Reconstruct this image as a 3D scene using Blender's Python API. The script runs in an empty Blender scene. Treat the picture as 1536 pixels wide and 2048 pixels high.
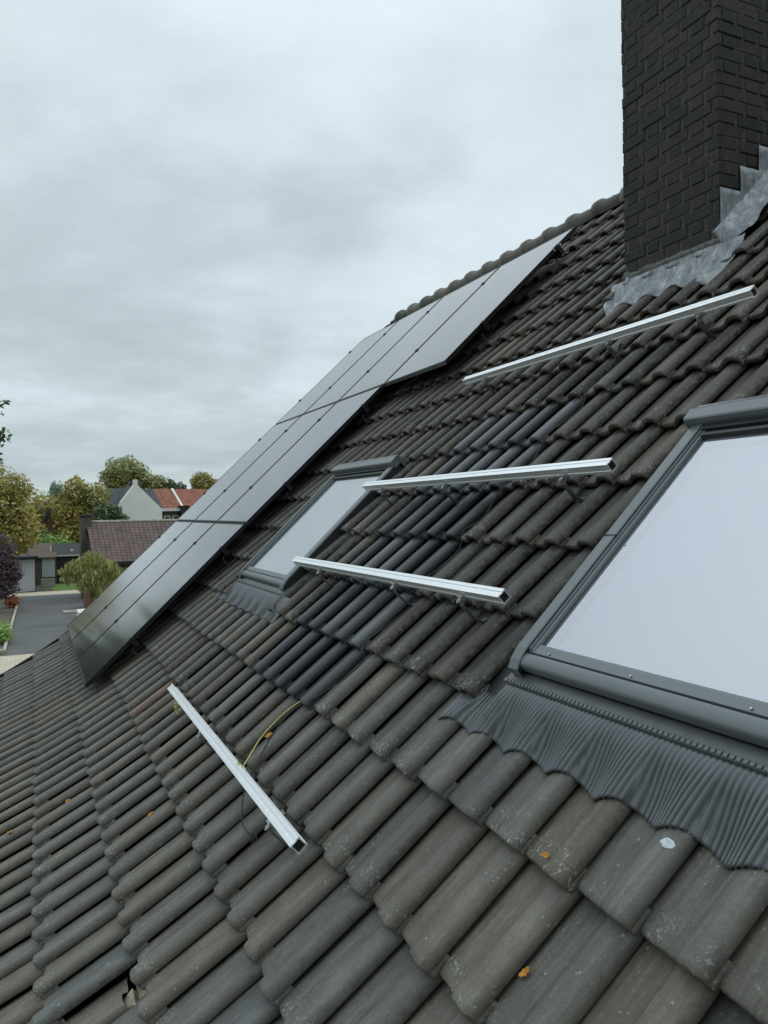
import bpy, math, random
import numpy as np
from mathutils import Vector, Matrix, noise as mnoise
random.seed(7); rng = np.random.default_rng(7)
S = bpy.context.scene
COL = S.collection
PITCH = math.radians(43.738)
c, s = math.cos(PITCH), math.sin(PITCH)
D0 = 1.34            # distance of the roof plane (tile crests) below the camera height point
CZ = 5.0             # height of the camera point above the ground
G = 0.347            # tile gauge up the slope
TW = 0.2             # tile cover width
V0 = 0.19            # a course line
EU, EV, EN = Vector((0,-1,0)), Vector((c,0,s)), Vector((-s,0,c))

def dev(v): return 0.09*v*v if v < 0 else 0.0
def RP(Y, v, h=0.0):
    p = D0-dev(v)-h
    return Vector((v*c+p*s, Y, CZ+v*s-p*c))

# ------------------------------------------------------------------ materials
def mat(name):
    m = bpy.data.materials.new(name); m.use_nodes = True
    nt = m.node_tree; b = nt.nodes['Principled BSDF']
    return m, nt, b
def N(nt, t, **kw):
    n = nt.nodes.new(t)
    for k, v in kw.items():
        if k.startswith('i_'): n.inputs[k[2:].replace('_',' ')].default_value = v
        elif k.startswith('n_'): n.inputs[int(k[2:])].default_value = v
        else: setattr(n, k, v)
    return n
def L(nt, a, b): nt.links.new(a, b)
def mixc(nt, fac, a, b, mode='MIX'):
    n = nt.nodes.new('ShaderNodeMix'); n.data_type = 'RGBA'; n.blend_type = mode
    for sock, v in ((n.inputs[0], fac), (n.inputs[6], a), (n.inputs[7], b)):
        if hasattr(v, 'is_output'): nt.links.new(v, sock)
        elif isinstance(v, tuple): sock.default_value = (*v, 1) if len(v) == 3 else v
        else: sock.default_value = v
    return n.outputs[2]
def mth(nt, op, a, b=0.0, clamp=False):
    n = nt.nodes.new('ShaderNodeMath'); n.operation = op; n.use_clamp = clamp
    for i, v in enumerate((a, b)):
        if hasattr(v, 'is_output'): nt.links.new(v, n.inputs[i])
        else: n.inputs[i].default_value = v
    return n.outputs[0]
def ramp(nt, x, pts):
    n = nt.nodes.new('ShaderNodeValToRGB'); e = n.color_ramp.elements
    while len(e) < len(pts): e.new(0.5)
    for el, (p, col) in zip(e, pts):
        el.position = p; el.color = (*col, 1) if isinstance(col, tuple) else (col, col, col, 1)
    nt.links.new(x, n.inputs[0]); return n.outputs[0]
def noise(nt, vec, scale, detail=3, rough=.55):
    n = nt.nodes.new('ShaderNodeTexNoise'); n.inputs['Scale'].default_value = scale
    n.inputs['Detail'].default_value = detail; n.inputs['Roughness'].default_value = rough
    if vec is not None: nt.links.new(vec, n.inputs['Vector'])
    return n.outputs['Fac']
def mapping(nt, vec, scale=(1,1,1), loc=(0,0,0)):
    n = nt.nodes.new('ShaderNodeMapping'); n.inputs['Scale'].default_value = scale; n.inputs['Location'].default_value = loc
    nt.links.new(vec, n.inputs['Vector']); return n.outputs[0]
def bump(nt, b, h, strength, dist=0.01):
    n = nt.nodes.new('ShaderNodeBump'); n.inputs['Strength'].default_value = strength; n.inputs['Distance'].default_value = dist
    nt.links.new(h, n.inputs['Height']); nt.links.new(n.outputs[0], b.inputs['Normal'])
def objco(nt): return nt.nodes.new('ShaderNodeTexCoord').outputs['Object']
def simple(name, col, rough=.6, metal=0.0, var=.15, vscale=8, bmp=0.0, bscale=60, spec=None):
    m, nt, b = mat(name); o = objco(nt)
    nz = noise(nt, o, vscale, 5)
    lo = tuple(x*(1-var) for x in col); hi = tuple(min(1, x*(1+var)) for x in col)
    L(nt, ramp(nt, nz, [(.3, lo), (.7, hi)]), b.inputs['Base Color'])
    b.inputs['Roughness'].default_value = rough; b.inputs['Metallic'].default_value = metal
    if spec is not None: b.inputs['Specular IOR Level'].default_value = spec
    if bmp: bump(nt, b, noise(nt, o, bscale, 4), bmp, .004)
    return m

def tile_material(name, old=True):
    m, nt, b = mat(name)
    o = objco(nt)
    at = N(nt, 'ShaderNodeAttribute', attribute_name='tint')
    sep = N(nt, 'ShaderNodeSeparateColor'); L(nt, at.outputs['Color'], sep.inputs[0])
    r, g, bb = sep.outputs[0], sep.outputs[1], sep.outputs[2]
    uvn = N(nt, 'ShaderNodeUVMap', uv_map='tile'); sx = N(nt, 'ShaderNodeSeparateXYZ'); L(nt, uvn.outputs[0], sx.inputs[0])
    u, v = sx.outputs[0], sx.outputs[1]
    # per tile shifted, stretched coordinates for streaks running down the tile
    cb = N(nt, 'ShaderNodeCombineXYZ'); L(nt, u, cb.inputs[0]); L(nt, v, cb.inputs[1]); L(nt, mth(nt, 'MULTIPLY', r, 37.0), cb.inputs[2])
    streak = noise(nt, mapping(nt, cb.outputs[0], (9, .9, 1)), 1.6, 5, .65)
    fine = noise(nt, o, 260, 3, .7); blot = noise(nt, o, 11, 5, .65); big = noise(nt, o, 1.1, 3)
    if old:
        base = ramp(nt, r, [(0, (.049,.052,.053)), (.28, (.062,.0625,.055)), (.58, (.070,.0645,.053)), (.86, (.074,.062,.048)), (.95, (.088,.071,.053)), (1, (.118,.074,.052))])
    else:
        base = ramp(nt, r, [(0, (.045,.048,.053)), (1, (.058,.061,.066))])
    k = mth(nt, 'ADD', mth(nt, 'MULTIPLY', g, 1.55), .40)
    k = mth(nt, 'MULTIPLY', k, mth(nt, 'ADD', mth(nt, 'MULTIPLY', streak, 1.7 if old else .3), .2 if old else .85))
    k = mth(nt, 'MULTIPLY', k, mth(nt, 'ADD', mth(nt, 'MULTIPLY', blot, 1.0 if old else .25), .52 if old else .9))
    col = mixc(nt, 1.0, base, k, 'MULTIPLY')
    mid = noise(nt, o, 70, 5, .75)
    grit = noise(nt, o, 240, 4, .8)
    col = mixc(nt, 1.0, col, mth(nt, 'ADD', mth(nt, 'MULTIPLY', grit, 1.3 if old else .2), .35 if old else .9), 'MULTIPLY')
    col = mixc(nt, 1.0, col, mth(nt, 'ADD', mth(nt, 'MULTIPLY', mid, .8 if old else .2), .6 if old else .9), 'MULTIPLY')
    hgt = mth(nt, 'ADD', mth(nt, 'ADD', mth(nt, 'MULTIPLY', streak, .5), fine), mth(nt, 'MULTIPLY', mid, .8 if old else .1))
    if old:
        edge = mth(nt, 'MULTIPLY', ramp(nt, u, [(.955, 0.0), (.985, .75), (1.0, .75)]), ramp(nt, noise(nt, o, 35, 4, .7), [(.42, 0.0), (.6, 1.0)]))
        col = mixc(nt, edge, col, (.15,.135,.11))
        # brown weathering film, patchy, thicker near the nose of the tile
        film = mth(nt, 'MULTIPLY', ramp(nt, noise(nt, o, 7, 6, .7), [(.42, 0.0), (.66, 1.0)]), ramp(nt, v, [(0, .85), (.35, .5), (.8, .25)]))
        col = mixc(nt, mth(nt, 'MULTIPLY', film, .75), col, (.098,.082,.062))
        # pale scratches along the slope
        scr = ramp(nt, noise(nt, mapping(nt, cb.outputs[0], (40, 2.2, 1)), 1.4, 4, .7), [(.6, 0.0), (.72, 1.0)])
        scr = mth(nt, 'MULTIPLY', scr, ramp(nt, blot, [(.42, 0.0), (.58, .7)]))
        col = mixc(nt, scr, col, (.20,.195,.18))
        # lichen: crusts on the nose, small dots elsewhere
        vor = N(nt, 'ShaderNodeTexVoronoi', feature='F1'); vor.inputs['Scale'].default_value = 55; L(nt, o, vor.inputs['Vector'])
        dots = mth(nt, 'MULTIPLY', ramp(nt, vor.outputs['Distance'], [(.12, 1.0), (.30, 0.0)]), ramp(nt, noise(nt, o, 16, 4, .7), [(.56, 0.0), (.62, 1.0)]))
        crust = mth(nt, 'MULTIPLY', ramp(nt, noise(nt, o, 95, 4, .8), [(.52, 0.0), (.58, 1.0)]), ramp(nt, noise(nt, o, 21, 4, .65), [(.48, 0.0), (.55, 1.0)]))
        crust = mth(nt, 'MULTIPLY', crust, ramp(nt, v, [(.02, 1.0), (.15, .8), (.24, 0.0)]))
        crust = mth(nt, 'MULTIPLY', crust, ramp(nt, bb, [(.25, .15), (.6, 1.0)]))
        vor2 = N(nt, 'ShaderNodeTexVoronoi', feature='F1'); vor2.inputs['Scale'].default_value = 130; L(nt, o, vor2.inputs['Vector'])
        dots2 = mth(nt, 'MULTIPLY', ramp(nt, vor2.outputs['Distance'], [(.14, 1.0), (.3, 0.0)]), ramp(nt, noise(nt, mapping(nt, o, (1,1,1), (3,8,2)), 13, 5, .75), [(.55, 0.0), (.63, 1.0)]))
        lich = mth(nt, 'MAXIMUM', mth(nt, 'MAXIMUM', mth(nt, 'MULTIPLY', dots, .7), mth(nt, 'MULTIPLY', dots2, .45)), crust)
        col = mixc(nt, mth(nt, 'MULTIPLY', lich, .9), col, (.40,.40,.355))
        og = mth(nt, 'MULTIPLY', ramp(nt, noise(nt, mapping(nt, o, (1,1,1), (5,3,1)), 60, 3, .7), [(.62, 0.0), (.66, 1.0)]), ramp(nt, noise(nt, mapping(nt, o, (1,1,1), (9,2,7)), 5, 2), [(.665, 0.0), (.70, 1.0)]))
        col = mixc(nt, mth(nt, 'MULTIPLY', og, .8), col, (.42,.17,.025))
        hgt = mth(nt, 'ADD', hgt, mth(nt, 'MULTIPLY', lich, 1.4))
    L(nt, col, b.inputs['Base Color'])
    L(nt, ramp(nt, mth(nt, 'ADD', mth(nt, 'MULTIPLY', streak, .5), mth(nt, 'MULTIPLY', blot, .5)), [(.3, .44 if old else .36), (.7, .68 if old else .5)]), b.inputs['Roughness'])
    b.inputs['Specular IOR Level'].default_value = .5
    bump(nt, b, hgt, .6 if old else .2, .0022)
    return m

def two(name, a, bcol, scale, rough=.95, bs=.3):
    m, nt, b = mat(name); o = objco(nt)
    L(nt, ramp(nt, noise(nt, o, scale, 6, .65), [(.35, a), (.65, bcol)]), b.inputs['Base Color'])
    b.inputs['Roughness'].default_value = rough; bump(nt, b, noise(nt, o, scale*8, 4), bs, .03); return m
M = {}
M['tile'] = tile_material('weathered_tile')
M['newtile'] = tile_material('new_tile', False)
M['dark'] = simple('underlay', (.012,.012,.012), .9)
M['alu'] = simple('mill_aluminium', (.93,.94,.95), .40, .6, .04, 30, .05, 200)
M['steel'] = simple('galvanised', (.46,.47,.48), .40, .7, .2, 60)
M['darkmetal'] = simple('dark_bracket', (.06,.062,.066), .45, .5)
M['bracket'] = simple('bracket_steel', (.16,.165,.17), .45, .6, .2, 60)
M['blackframe'] = simple('black_anodised', (.012,.012,.013), .45, .2, .05)
M['frameedge'] = simple('bright_edge', (.30,.31,.32), .4, .6)
M['window_metal'] = simple('grey_coated_aluminium', (.16,.175,.182), .36, .25, .06, 3, .02, 300)
M['window_dark'] = simple('dark_window_profile', (.03,.034,.036), .4, .2, .1)
M['gasket_hollow_black'] = simple('gasket_hollow_black', (.008,.008,.008), .7)
M['pleat'] = simple('pleated_flashing', (.125,.135,.140), .38, .3, .12, 20)
M['blind'] = two('white_blind', (.72,.71,.95), (.80,.86,.90), .7, .9, 0.0)
M['blind2'] = simple('white_blind_far', (.88,.92,.87), .9, 0, .03, 1.2)
M['mortar'] = simple('old_mortar', (.068,.064,.055), .95, 0, .45, 30, .4, 150)
M['white'] = simple('white_paint', (.72,.72,.68), .7, 0, .06, 2)
M['concrete'] = simple('concrete', (.42,.39,.32), .9, 0, .2, 2.5, .3, 30)
M['fillet'] = simple('mortar_fillet', (.13,.13,.12), .95, 0, .5, 40, .5, 90)
M['sash'] = simple('white_sash', (.88,.91,.93), .5, 0, .02)  # white sash paint, lightened to also stand for the pane's doubled reflection
M['wood'] = simple('batten_wood', (.42,.36,.25), .8, 0, .3, 20)
M['yellow'] = simple('yellow_green_cable', (.52,.52,.15), .5, 0, .1)
M['blackcable'] = simple('black_cable', (.012,.012,.013), .5)
M['leaf'] = simple('orange_leaf', (.50,.22,.025), .6, 0, .3, 90)
M['dropping'] = simple('bird_dropping', (.55,.60,.62), .7, 0, .25, 90)
M['label'] = simple('white_sticker', (.7,.7,.7), .6)

def lead_material():
    m, nt, b = mat('weathered_lead'); o = objco(nt)
    a = noise(nt, o, 9, 6, .7); f = noise(nt, mapping(nt, o, (30, 60, 9)), 1.0, 5, .75); d = noise(nt, o, 30, 5, .75)
    k = mth(nt, 'ADD', mth(nt, 'MULTIPLY', a, .55), mth(nt, 'MULTIPLY', f, .45))
    L(nt, mixc(nt, ramp(nt, d, [(.4, 0.0), (.75, .4)]), ramp(nt, k, [(.30, (.06,.066,.07)), (.42, (.17,.185,.20)), (.52, (.31,.33,.345)), (.63, (.60,.61,.59))]), (.22,.24,.26)), b.inputs['Base Color'])
    b.inputs['Roughness'].default_value = .55; b.inputs['Metallic'].default_value = .15
    bump(nt, b, mth(nt, 'ADD', a, d), .5, .006)
    return m
M['lead'] = lead_material()

def brick_material():
    m, nt, b = mat('sooty_brick'); o = objco(nt)
    at = N(nt, 'ShaderNodeAttribute', attribute_name='tint'); sep = N(nt, 'ShaderNodeSeparateColor'); L(nt, at.outputs['Color'], sep.inputs[0])
    base = ramp(nt, sep.outputs[0], [(0, (.026,.027,.025)), (.40, (.040,.038,.031)), (.70, (.056,.046,.036)), (.90, (.064,.048,.039)), (1, (.082,.052,.042))])
    nz = noise(nt, o, 24, 6, .75); soot = noise(nt, o, 1.6, 4)
    col = mixc(nt, 1.0, base, ramp(nt, nz, [(.25, .45), (.75, 1.7)]), 'MULTIPLY')
    col = mixc(nt, ramp(nt, soot, [(.42, .55), (.66, 0.0)]), col, (.019,.019,.018))
    sp = ramp(nt, noise(nt, o, 75, 3, .8), [(.66, 0.0), (.74, .5)])
    col = mixc(nt, sp, col, (.11,.11,.09))
    L(nt, col, b.inputs['Base Color']); b.inputs['Roughness'].default_value = .85
    bump(nt, b, mth(nt, 'ADD', nz, noise(nt, o, 110, 4, .7)), .6, .005)
    return m
M['brick'] = brick_material()

def panel_material():
    m, nt, b = mat('black_solar_glass')
    uv = N(nt, 'ShaderNodeUVMap', uv_map='cells')
    sx = N(nt, 'ShaderNodeSeparateXYZ'); L(nt, uv.outputs[0], sx.inputs[0])
    def line(x, n, w):
        f = mth(nt, 'FRACT', mth(nt, 'MULTIPLY', x, n)); d = mth(nt, 'ABSOLUTE', mth(nt, 'SUBTRACT', f, .5))
        return mth(nt, 'GREATER_THAN', d, .5-w)
    ln = mth(nt, 'MAXIMUM', line(sx.outputs[0], 6, .012), line(sx.outputs[1], 20, .02))
    bus = line(sx.outputs[0], 60, .05)
    col = mixc(nt, mth(nt, 'MULTIPLY', bus, .35), (.010,.0115,.013), (.03,.032,.034))
    col = mixc(nt, ln, col, (.004,.004,.005))
    L(nt, col, b.inputs['Base Color'])
    o = objco(nt)
    b.inputs['Roughness'].default_value = .5; b.inputs['Specular IOR Level'].default_value = .1
    lw = N(nt, 'ShaderNodeLayerWeight'); lw.inputs[0].default_value = .5
    gl = N(nt, 'ShaderNodeBsdfGlossy'); gl.inputs['Color'].default_value = (1,1,1,1)
    L(nt, ramp(nt, noise(nt, o, 1.3, 3), [(.3, .07), (.7, .12)]), gl.inputs['Roughness'])
    fac = mth(nt, 'ADD', mth(nt, 'MULTIPLY', mth(nt, 'POWER', lw.outputs['Facing'], 3.9), .95), .04)
    ms = N(nt, 'ShaderNodeMixShader'); L(nt, fac, ms.inputs[0]); L(nt, b.outputs[0], ms.inputs[1]); L(nt, gl.outputs[0], ms.inputs[2])
    L(nt, ms.outputs[0], [n for n in nt.nodes if n.type == 'OUTPUT_MATERIAL'][0].inputs[0])
    return m
M['panel'] = panel_material()

def glass_material():
    m, nt, b = mat('window_glass'); nt.nodes.remove(b)
    out = [n for n in nt.nodes if n.type == 'OUTPUT_MATERIAL'][0]
    fr = N(nt, 'ShaderNodeFresnel'); fr.inputs[0].default_value = 2.1
    gl = N(nt, 'ShaderNodeBsdfGlossy'); gl.inputs['Roughness'].default_value = .02; gl.inputs['Color'].default_value = (.97,.965,1,1)
    tr = N(nt, 'ShaderNodeBsdfTransparent'); tr.inputs[0].default_value = (.93,.95,.97,1)
    mx = N(nt, 'ShaderNodeMixShader'); L(nt, mth(nt, 'ADD', fr.outputs[0], .31), mx.inputs[0]); L(nt, tr.outputs[0], mx.inputs[1]); L(nt, gl.outputs[0], mx.inputs[2])
    L(nt, mx.outputs[0], out.inputs[0]); return m
M['glass'] = glass_material()

def leaf_material(name, cols, rough=.55):
    m, nt, b = mat(name)
    at = N(nt, 'ShaderNodeAttribute', attribute_name='tint'); sep = N(nt, 'ShaderNodeSeparateColor'); L(nt, at.outputs['Color'], sep.inputs[0])
    n = len(cols)
    col = ramp(nt, sep.outputs[0], [(i/(n-1), cc) for i, cc in enumerate(cols)])
    L(nt, mixc(nt, 1.0, col, ramp(nt, sep.outputs[1], [(0, 2.0), (1, 4.2)]), 'MULTIPLY'), b.inputs['Base Color'])
    b.inputs['Roughness'].default_value = rough
    tr = N(nt, 'ShaderNodeBsdfTranslucent'); ms = N(nt, 'ShaderNodeMixShader'); ms.inputs[0].default_value = .35
    cs = b.inputs['Base Color'].links[0].from_socket; L(nt, cs, tr.inputs[0])
    ot = [n for n in nt.nodes if n.type == 'OUTPUT_MATERIAL'][0]
    L(nt, b.outputs[0], ms.inputs[1]); L(nt, tr.outputs[0], ms.inputs[2]); L(nt, ms.outputs[0], ot.inputs[0])
    return m
LEAF = {
 'autumn': leaf_material('autumn_leaves', [(.060,.075,.026), (.095,.10,.030), (.13,.118,.034), (.17,.13,.036), (.20,.128,.030)]),
 'green': leaf_material('green_leaves', [(.05,.075,.028), (.08,.10,.034), (.11,.125,.04)]),
 'dark': leaf_material('dark_leaves', [(.022,.036,.020), (.036,.052,.024), (.06,.072,.026)]),
 'purple': leaf_material('purple_leaves', [(.020,.013,.017), (.036,.024,.030), (.058,.038,.045)]),
 'bush': leaf_material('bush_leaves', [(.05,.09,.022), (.08,.13,.03), (.11,.16,.045)]),
 'yellowgreen': leaf_material('yellow_green_leaves', [(.062,.074,.026), (.095,.103,.036), (.13,.13,.046), (.17,.15,.06)]),
 'rust': leaf_material('rust_leaves', [(.09,.03,.015), (.16,.055,.03), (.11,.07,.03)]),
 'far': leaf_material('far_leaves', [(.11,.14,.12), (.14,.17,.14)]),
 'hydrangea': leaf_material('hydrangea_leaves', [(.05,.095,.022), (.085,.135,.03), (.12,.165,.05), (.36,.28,.22)]),
}
M['bark'] = simple('bark', (.075,.062,.048), .9, 0, .3, 6, .5, 25)

def asphalt():
    m, nt, b = mat('asphalt'); o = objco(nt)
    st = noise(nt, mapping(nt, o, (.5, 3.2, 1)), .9, 5, .65); g = noise(nt, o, 30, 3)
    L(nt, ramp(nt, mth(nt, 'ADD', mth(nt, 'MULTIPLY', st, .75), mth(nt, 'MULTIPLY', g, .25)), [(.36, (.075,.08,.08)), (.52, (.105,.108,.105)), (.66, (.15,.15,.145))]), b.inputs['Base Color'])
    b.inputs['Roughness'].default_value = .8; bump(nt, b, g, .4, .01); return m
M['asphalt'] = asphalt()
def paving():
    m, nt, b = mat('cream_pavers'); o = objco(nt)
    br = N(nt, 'ShaderNodeTexBrick'); br.inputs['Scale'].default_value = 1.0
    br.inputs['Color1'].default_value = (.62,.55,.43,1); br.inputs['Color2'].default_value = (.52,.46,.36,1); br.inputs['Mortar'].default_value = (.26,.22,.16,1)
    br.inputs['Brick Width'].default_value = .3; br.inputs['Row Height'].default_value = .3; br.inputs['Mortar Size'].default_value = .012
    L(nt, o, br.inputs['Vector'])
    L(nt, mixc(nt, .45, br.outputs['Color'], ramp(nt, noise(nt, o, 3, 5), [(.3, (.36,.31,.23)), (.7, (.60,.53,.41))])), b.inputs['Base Color'])
    b.inputs['Roughness'].default_value = .9; return m
M['paving'] = paving()
M['grass'] = two('lawn_grass', (.07,.14,.025), (.12,.21,.04), 6)
M['ground'] = two('rough_ground', (.05,.06,.03), (.10,.10,.055), .35)
M['soil'] = two('bed_soil', (.07,.058,.045), (.16,.14,.11), 3.5)
def rooftile_far(name, a, bcol, row, colw, dark):
    m, nt, b = mat(name)
    uv = N(nt, 'ShaderNodeUVMap', uv_map='tile'); 
    br = N(nt, 'ShaderNodeTexBrick'); br.offset = 0.0
    br.inputs['Scale'].default_value = 1.0; br.inputs['Color1'].default_value = (*a,1); br.inputs['Color2'].default_value = (*bcol,1); br.inputs['Mortar'].default_value = (*dark,1)
    br.inputs['Brick Width'].default_value = colw; br.inputs['Row Height'].default_value = row; br.inputs['Mortar Size'].default_value = min(row*.09, .035)
    L(nt, uv.outputs[0], br.inputs['Vector'])
    nz = noise(nt, uv.outputs[0], 1.3, 5, .7)
    L(nt, mixc(nt, 1.0, br.outputs['Color'], ramp(nt, nz, [(.3, .7), (.7, 1.35)]), 'MULTIPLY'), b.inputs['Base Color'])
    b.inputs['Roughness'].default_value = .8; return m
M['brownroof'] = rooftile_far('brown_clay_tiles', (.175,.118,.105), (.125,.088,.080), .235, .27, (.055,.038,.034))
M['slate'] = rooftile_far('grey_slates', (.075,.082,.092), (.060,.066,.076), .3, 1.2, (.035,.037,.042))
M['orange'] = rooftile_far('orange_clay_tiles', (.29,.105,.060), (.24,.090,.055), .35, .5, (.13,.05,.03))
M['orange2'] = rooftile_far('orange_pantiles', (.31,.105,.062), (.26,.090,.055), 4.0, .28, (.10,.035,.025))
M['darkroof'] = rooftile_far('charcoal_tiles', (.045,.047,.05), (.038,.04,.043), .4, 2.0, (.02,.02,.02))
M['greybrick'] = simple('grey_brown_brick', (.12,.10,.08), .9, 0, .3, 1.5)
M['redbrick'] = simple('red_brown_brick', (.15,.075,.045), .9, 0, .3, 1.2)
M['whitewash'] = simple('whitewashed_wall', (.86,.86,.80), .9, 0, .06, .8)
M['doorgrey'] = None
def ribbed(name, a, period):
    m, nt, b = mat(name); o = objco(nt); sx = N(nt, 'ShaderNodeSeparateXYZ'); L(nt, o, sx.inputs[0])
    f = mth(nt, 'FRACT', mth(nt, 'MULTIPLY', sx.outputs[0], 1/period))
    L(nt, mixc(nt, ramp(nt, f, [(.0, 1.0), (.12, 0.0), (.9, 0.0), (1, 1.0)]), a, tuple(x*.55 for x in a)), b.inputs['Base Color'])
    b.inputs['Roughness'].default_value = .6; return m
M['doorgrey'] = ribbed('ribbed_door', (.46,.50,.53), .16)
M['blackwood'] = ribbed('black_boards', (.022,.023,.025), .18)
M['bargeboard'] = simple('dark_timber', (.02,.02,.021), .6)
M['pane'] = simple('dark_pane', (.02,.022,.025), .1)
M['terracotta'] = simple('brown_post', (.17,.09,.055), .9, 0, .2, 4)
M['fence'] = simple('weathered_fence', (.17,.15,.07), .9, 0, .3, 3)
M['stonewall'] = simple('pale_stone', (.36,.34,.28), .9, 0, .25, 3, .3, 20)

# ------------------------------------------------------------------ mesh helpers
class MB:
    def __init__(self): self.v=[]; self.f=[]; self.m=[]; self.uv={}; self.t=None; self.uvf=[]
    def add(self, vs, fs, mi=0, uvs=None, tint=None):
        b = len(self.v); self.v.extend(tuple(x) for x in vs)
        self.f.extend(tuple(i+b for i in f) for f in fs); self.m.extend([mi]*len(fs))
        if uvs is not None or self.uvf:
            self.uvf += [(0,0)]*(b-len(self.uvf)); self.uvf.extend(uvs if uvs is not None else [(0,0)]*len(vs))
        if tint is not None or self.t is not None:
            if self.t is None: self.t = []
            self.t += [(0,0,0,1)]*(b-len(self.t)); self.t.extend([tint or (0,0,0,1)]*len(vs))
    def box(self, o, ax, lo, hi, mi=0, tint=None, taper=None):
        o = Vector(o); vs=[]
        for k in (lo[2],hi[2]):
            for j in (lo[1],hi[1]):
                for i in (lo[0],hi[0]): vs.append(o+ax[0]*i+ax[1]*j+ax[2]*k)
        self.add(vs, [(0,2,3,1),(4,5,7,6),(0,1,5,4),(2,6,7,3),(0,4,6,2),(1,3,7,5)], mi, tint=tint)
    def grid(self, P, mi=0, close=False, flip=False, uv=None, tint=None):
        n, k = len(P), len(P[0]); vs = [p for r in P for p in r]; fs=[]
        for i in range(n-1):
            for j in range(k-1 if not close else k):
                a=i*k+j; b2=i*k+(j+1)%k; q=(a,b2,b2+k,a+k); fs.append(q[::-1] if flip else q)
        self.add(vs, fs, mi, uvs=[u for r in uv for u in r] if uv else None, tint=tint)
    def tube(self, pts, r, seg=8, mi=0):
        pts=[Vector(p) for p in pts]; rr = r if isinstance(r,(list,tuple)) else [r]*len(pts); P=[]
        up=Vector((0,0,1)); prev=None
        for i,p in enumerate(pts):
            t=(pts[min(i+1,len(pts)-1)]-pts[max(i-1,0)]).normalized()
            if prev is None:
                a=t.cross(up if abs(t.z)<.9 else Vector((1,0,0))).normalized()
            else: a=(prev-t*prev.dot(t)).normalized()
            prev=a; b2=t.cross(a)
            P.append([p+(a*math.cos(2*math.pi*k/seg)+b2*math.sin(2*math.pi*k/seg))*rr[i] for k in range(seg)])
        self.grid(P, mi, close=True)
        b=len(self.v); self.add(P[0], [tuple(range(seg))[::-1]], mi); self.add(P[-1], [tuple(range(seg))], mi)
    def build(self, name, mats, parent=None, origin=None, smooth=False, bevel=0, uvname='tile', world=True):
        org = Vector(origin) if origin is not None else (PW.get(parent.name, Vector((0,0,0))) if parent else Vector((0,0,0)))
        me = bpy.data.meshes.new(name)
        me.from_pydata([(x-org.x,y-org.y,z-org.z) for x,y,z in self.v], [], self.f)
        for mm in (mats if isinstance(mats,(list,tuple)) else [mats]): me.materials.append(mm)
        me.polygons.foreach_set('material_index', self.m)
        if smooth: me.polygons.foreach_set('use_smooth', [True]*len(self.f))
        if self.uvf:
            self.uvf += [(0,0)]*(len(self.v)-len(self.uvf))
            ul = me.uv_layers.new(name=uvname); idx = np.empty(len(me.loops), dtype=np.int32); me.loops.foreach_get('vertex_index', idx)
            ul.data.foreach_set('uv', np.array(self.uvf, dtype=np.float32)[idx].ravel())
        if self.t is not None:
            self.t += [(0,0,0,1)]*(len(self.v)-len(self.t))
            at = me.attributes.new('tint', 'FLOAT_COLOR', 'POINT'); at.data.foreach_set('color', np.array(self.t, dtype=np.float32).ravel())
        me.update()
        o = bpy.data.objects.new(name, me); COL.objects.link(o)
        if parent:
            o.parent = parent; po = PW.get(parent.name, Vector((0,0,0))); o.location = org-po
        else: o.location = org
        PW[o.name] = org.copy()
        if bevel:
            bv = o.modifiers.new('bevel','BEVEL'); bv.width = bevel; bv.segments = 2; bv.limit_method = 'ANGLE'
        return o
PW = {}      # world position of each object's origin (no object here is rotated)
def tag(o, label=None, cat=None, group=None, kind=None):
    if label: o['label'] = label
    if cat: o['category'] = cat
    if group: o['group'] = group
    if kind: o['kind'] = kind
    return o
def empty(name, loc, label=None, cat=None, group=None):
    o = bpy.data.objects.new(name, None); COL.objects.link(o); o.location = loc; o.empty_display_size = .2
    PW[o.name] = Vector(loc); return tag(o, label, cat, group)
RAX = (EU, EV, EN)
WAX = (Vector((1,0,0)), Vector((0,1,0)), Vector((0,0,1)))

# ------------------------------------------------------------------ the house with the roof we stand on
Y_VERGE = 10.50
V_RIDGE = 5.43
house = empty('house', (2.5, 5.0, 0.0), 'house whose dark weathered tile roof fills the photo, with brick chimney and skylights', 'house')
T  = [-.02,0,.010,.028,.055,.082,.100,.113,.126,.142,.158,.174,.186,.195,.2015,.2030,.2005]
H  = [1.22*q for q in (-.0435,-.040,-.0365,-.0345,-.0345,-.0325,-.027,-.0175,-.008,-.002,0,0,-.0012,-.0055,-.0145,-.026,-.031)]
STEP = .042
TILT = STEP/G
LEN = .405
ROWS = [(.06,-.026,0),(.004,-.026,0),(.000,-.019,.2),(.0004,-.0055,.6),(.005,-.0012,.9),(.018,-.0002,1),(.07,0,1),(.20,0,1),(LEN,0,1)]
def tile_profile(Y):
    t = (-(Y-TPH)) % TW
    return float(np.interp(t, T, H))
TPH = 0.225           # tiles' right hand edges lie at Y = TPH - .0 (mod .2)
def smooth_profile(Y):
    return sum(tile_profile(Y+q) for q in (-.028,-.021,-.014,-.007,0,.007,.014,.021,.028))/9
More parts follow.
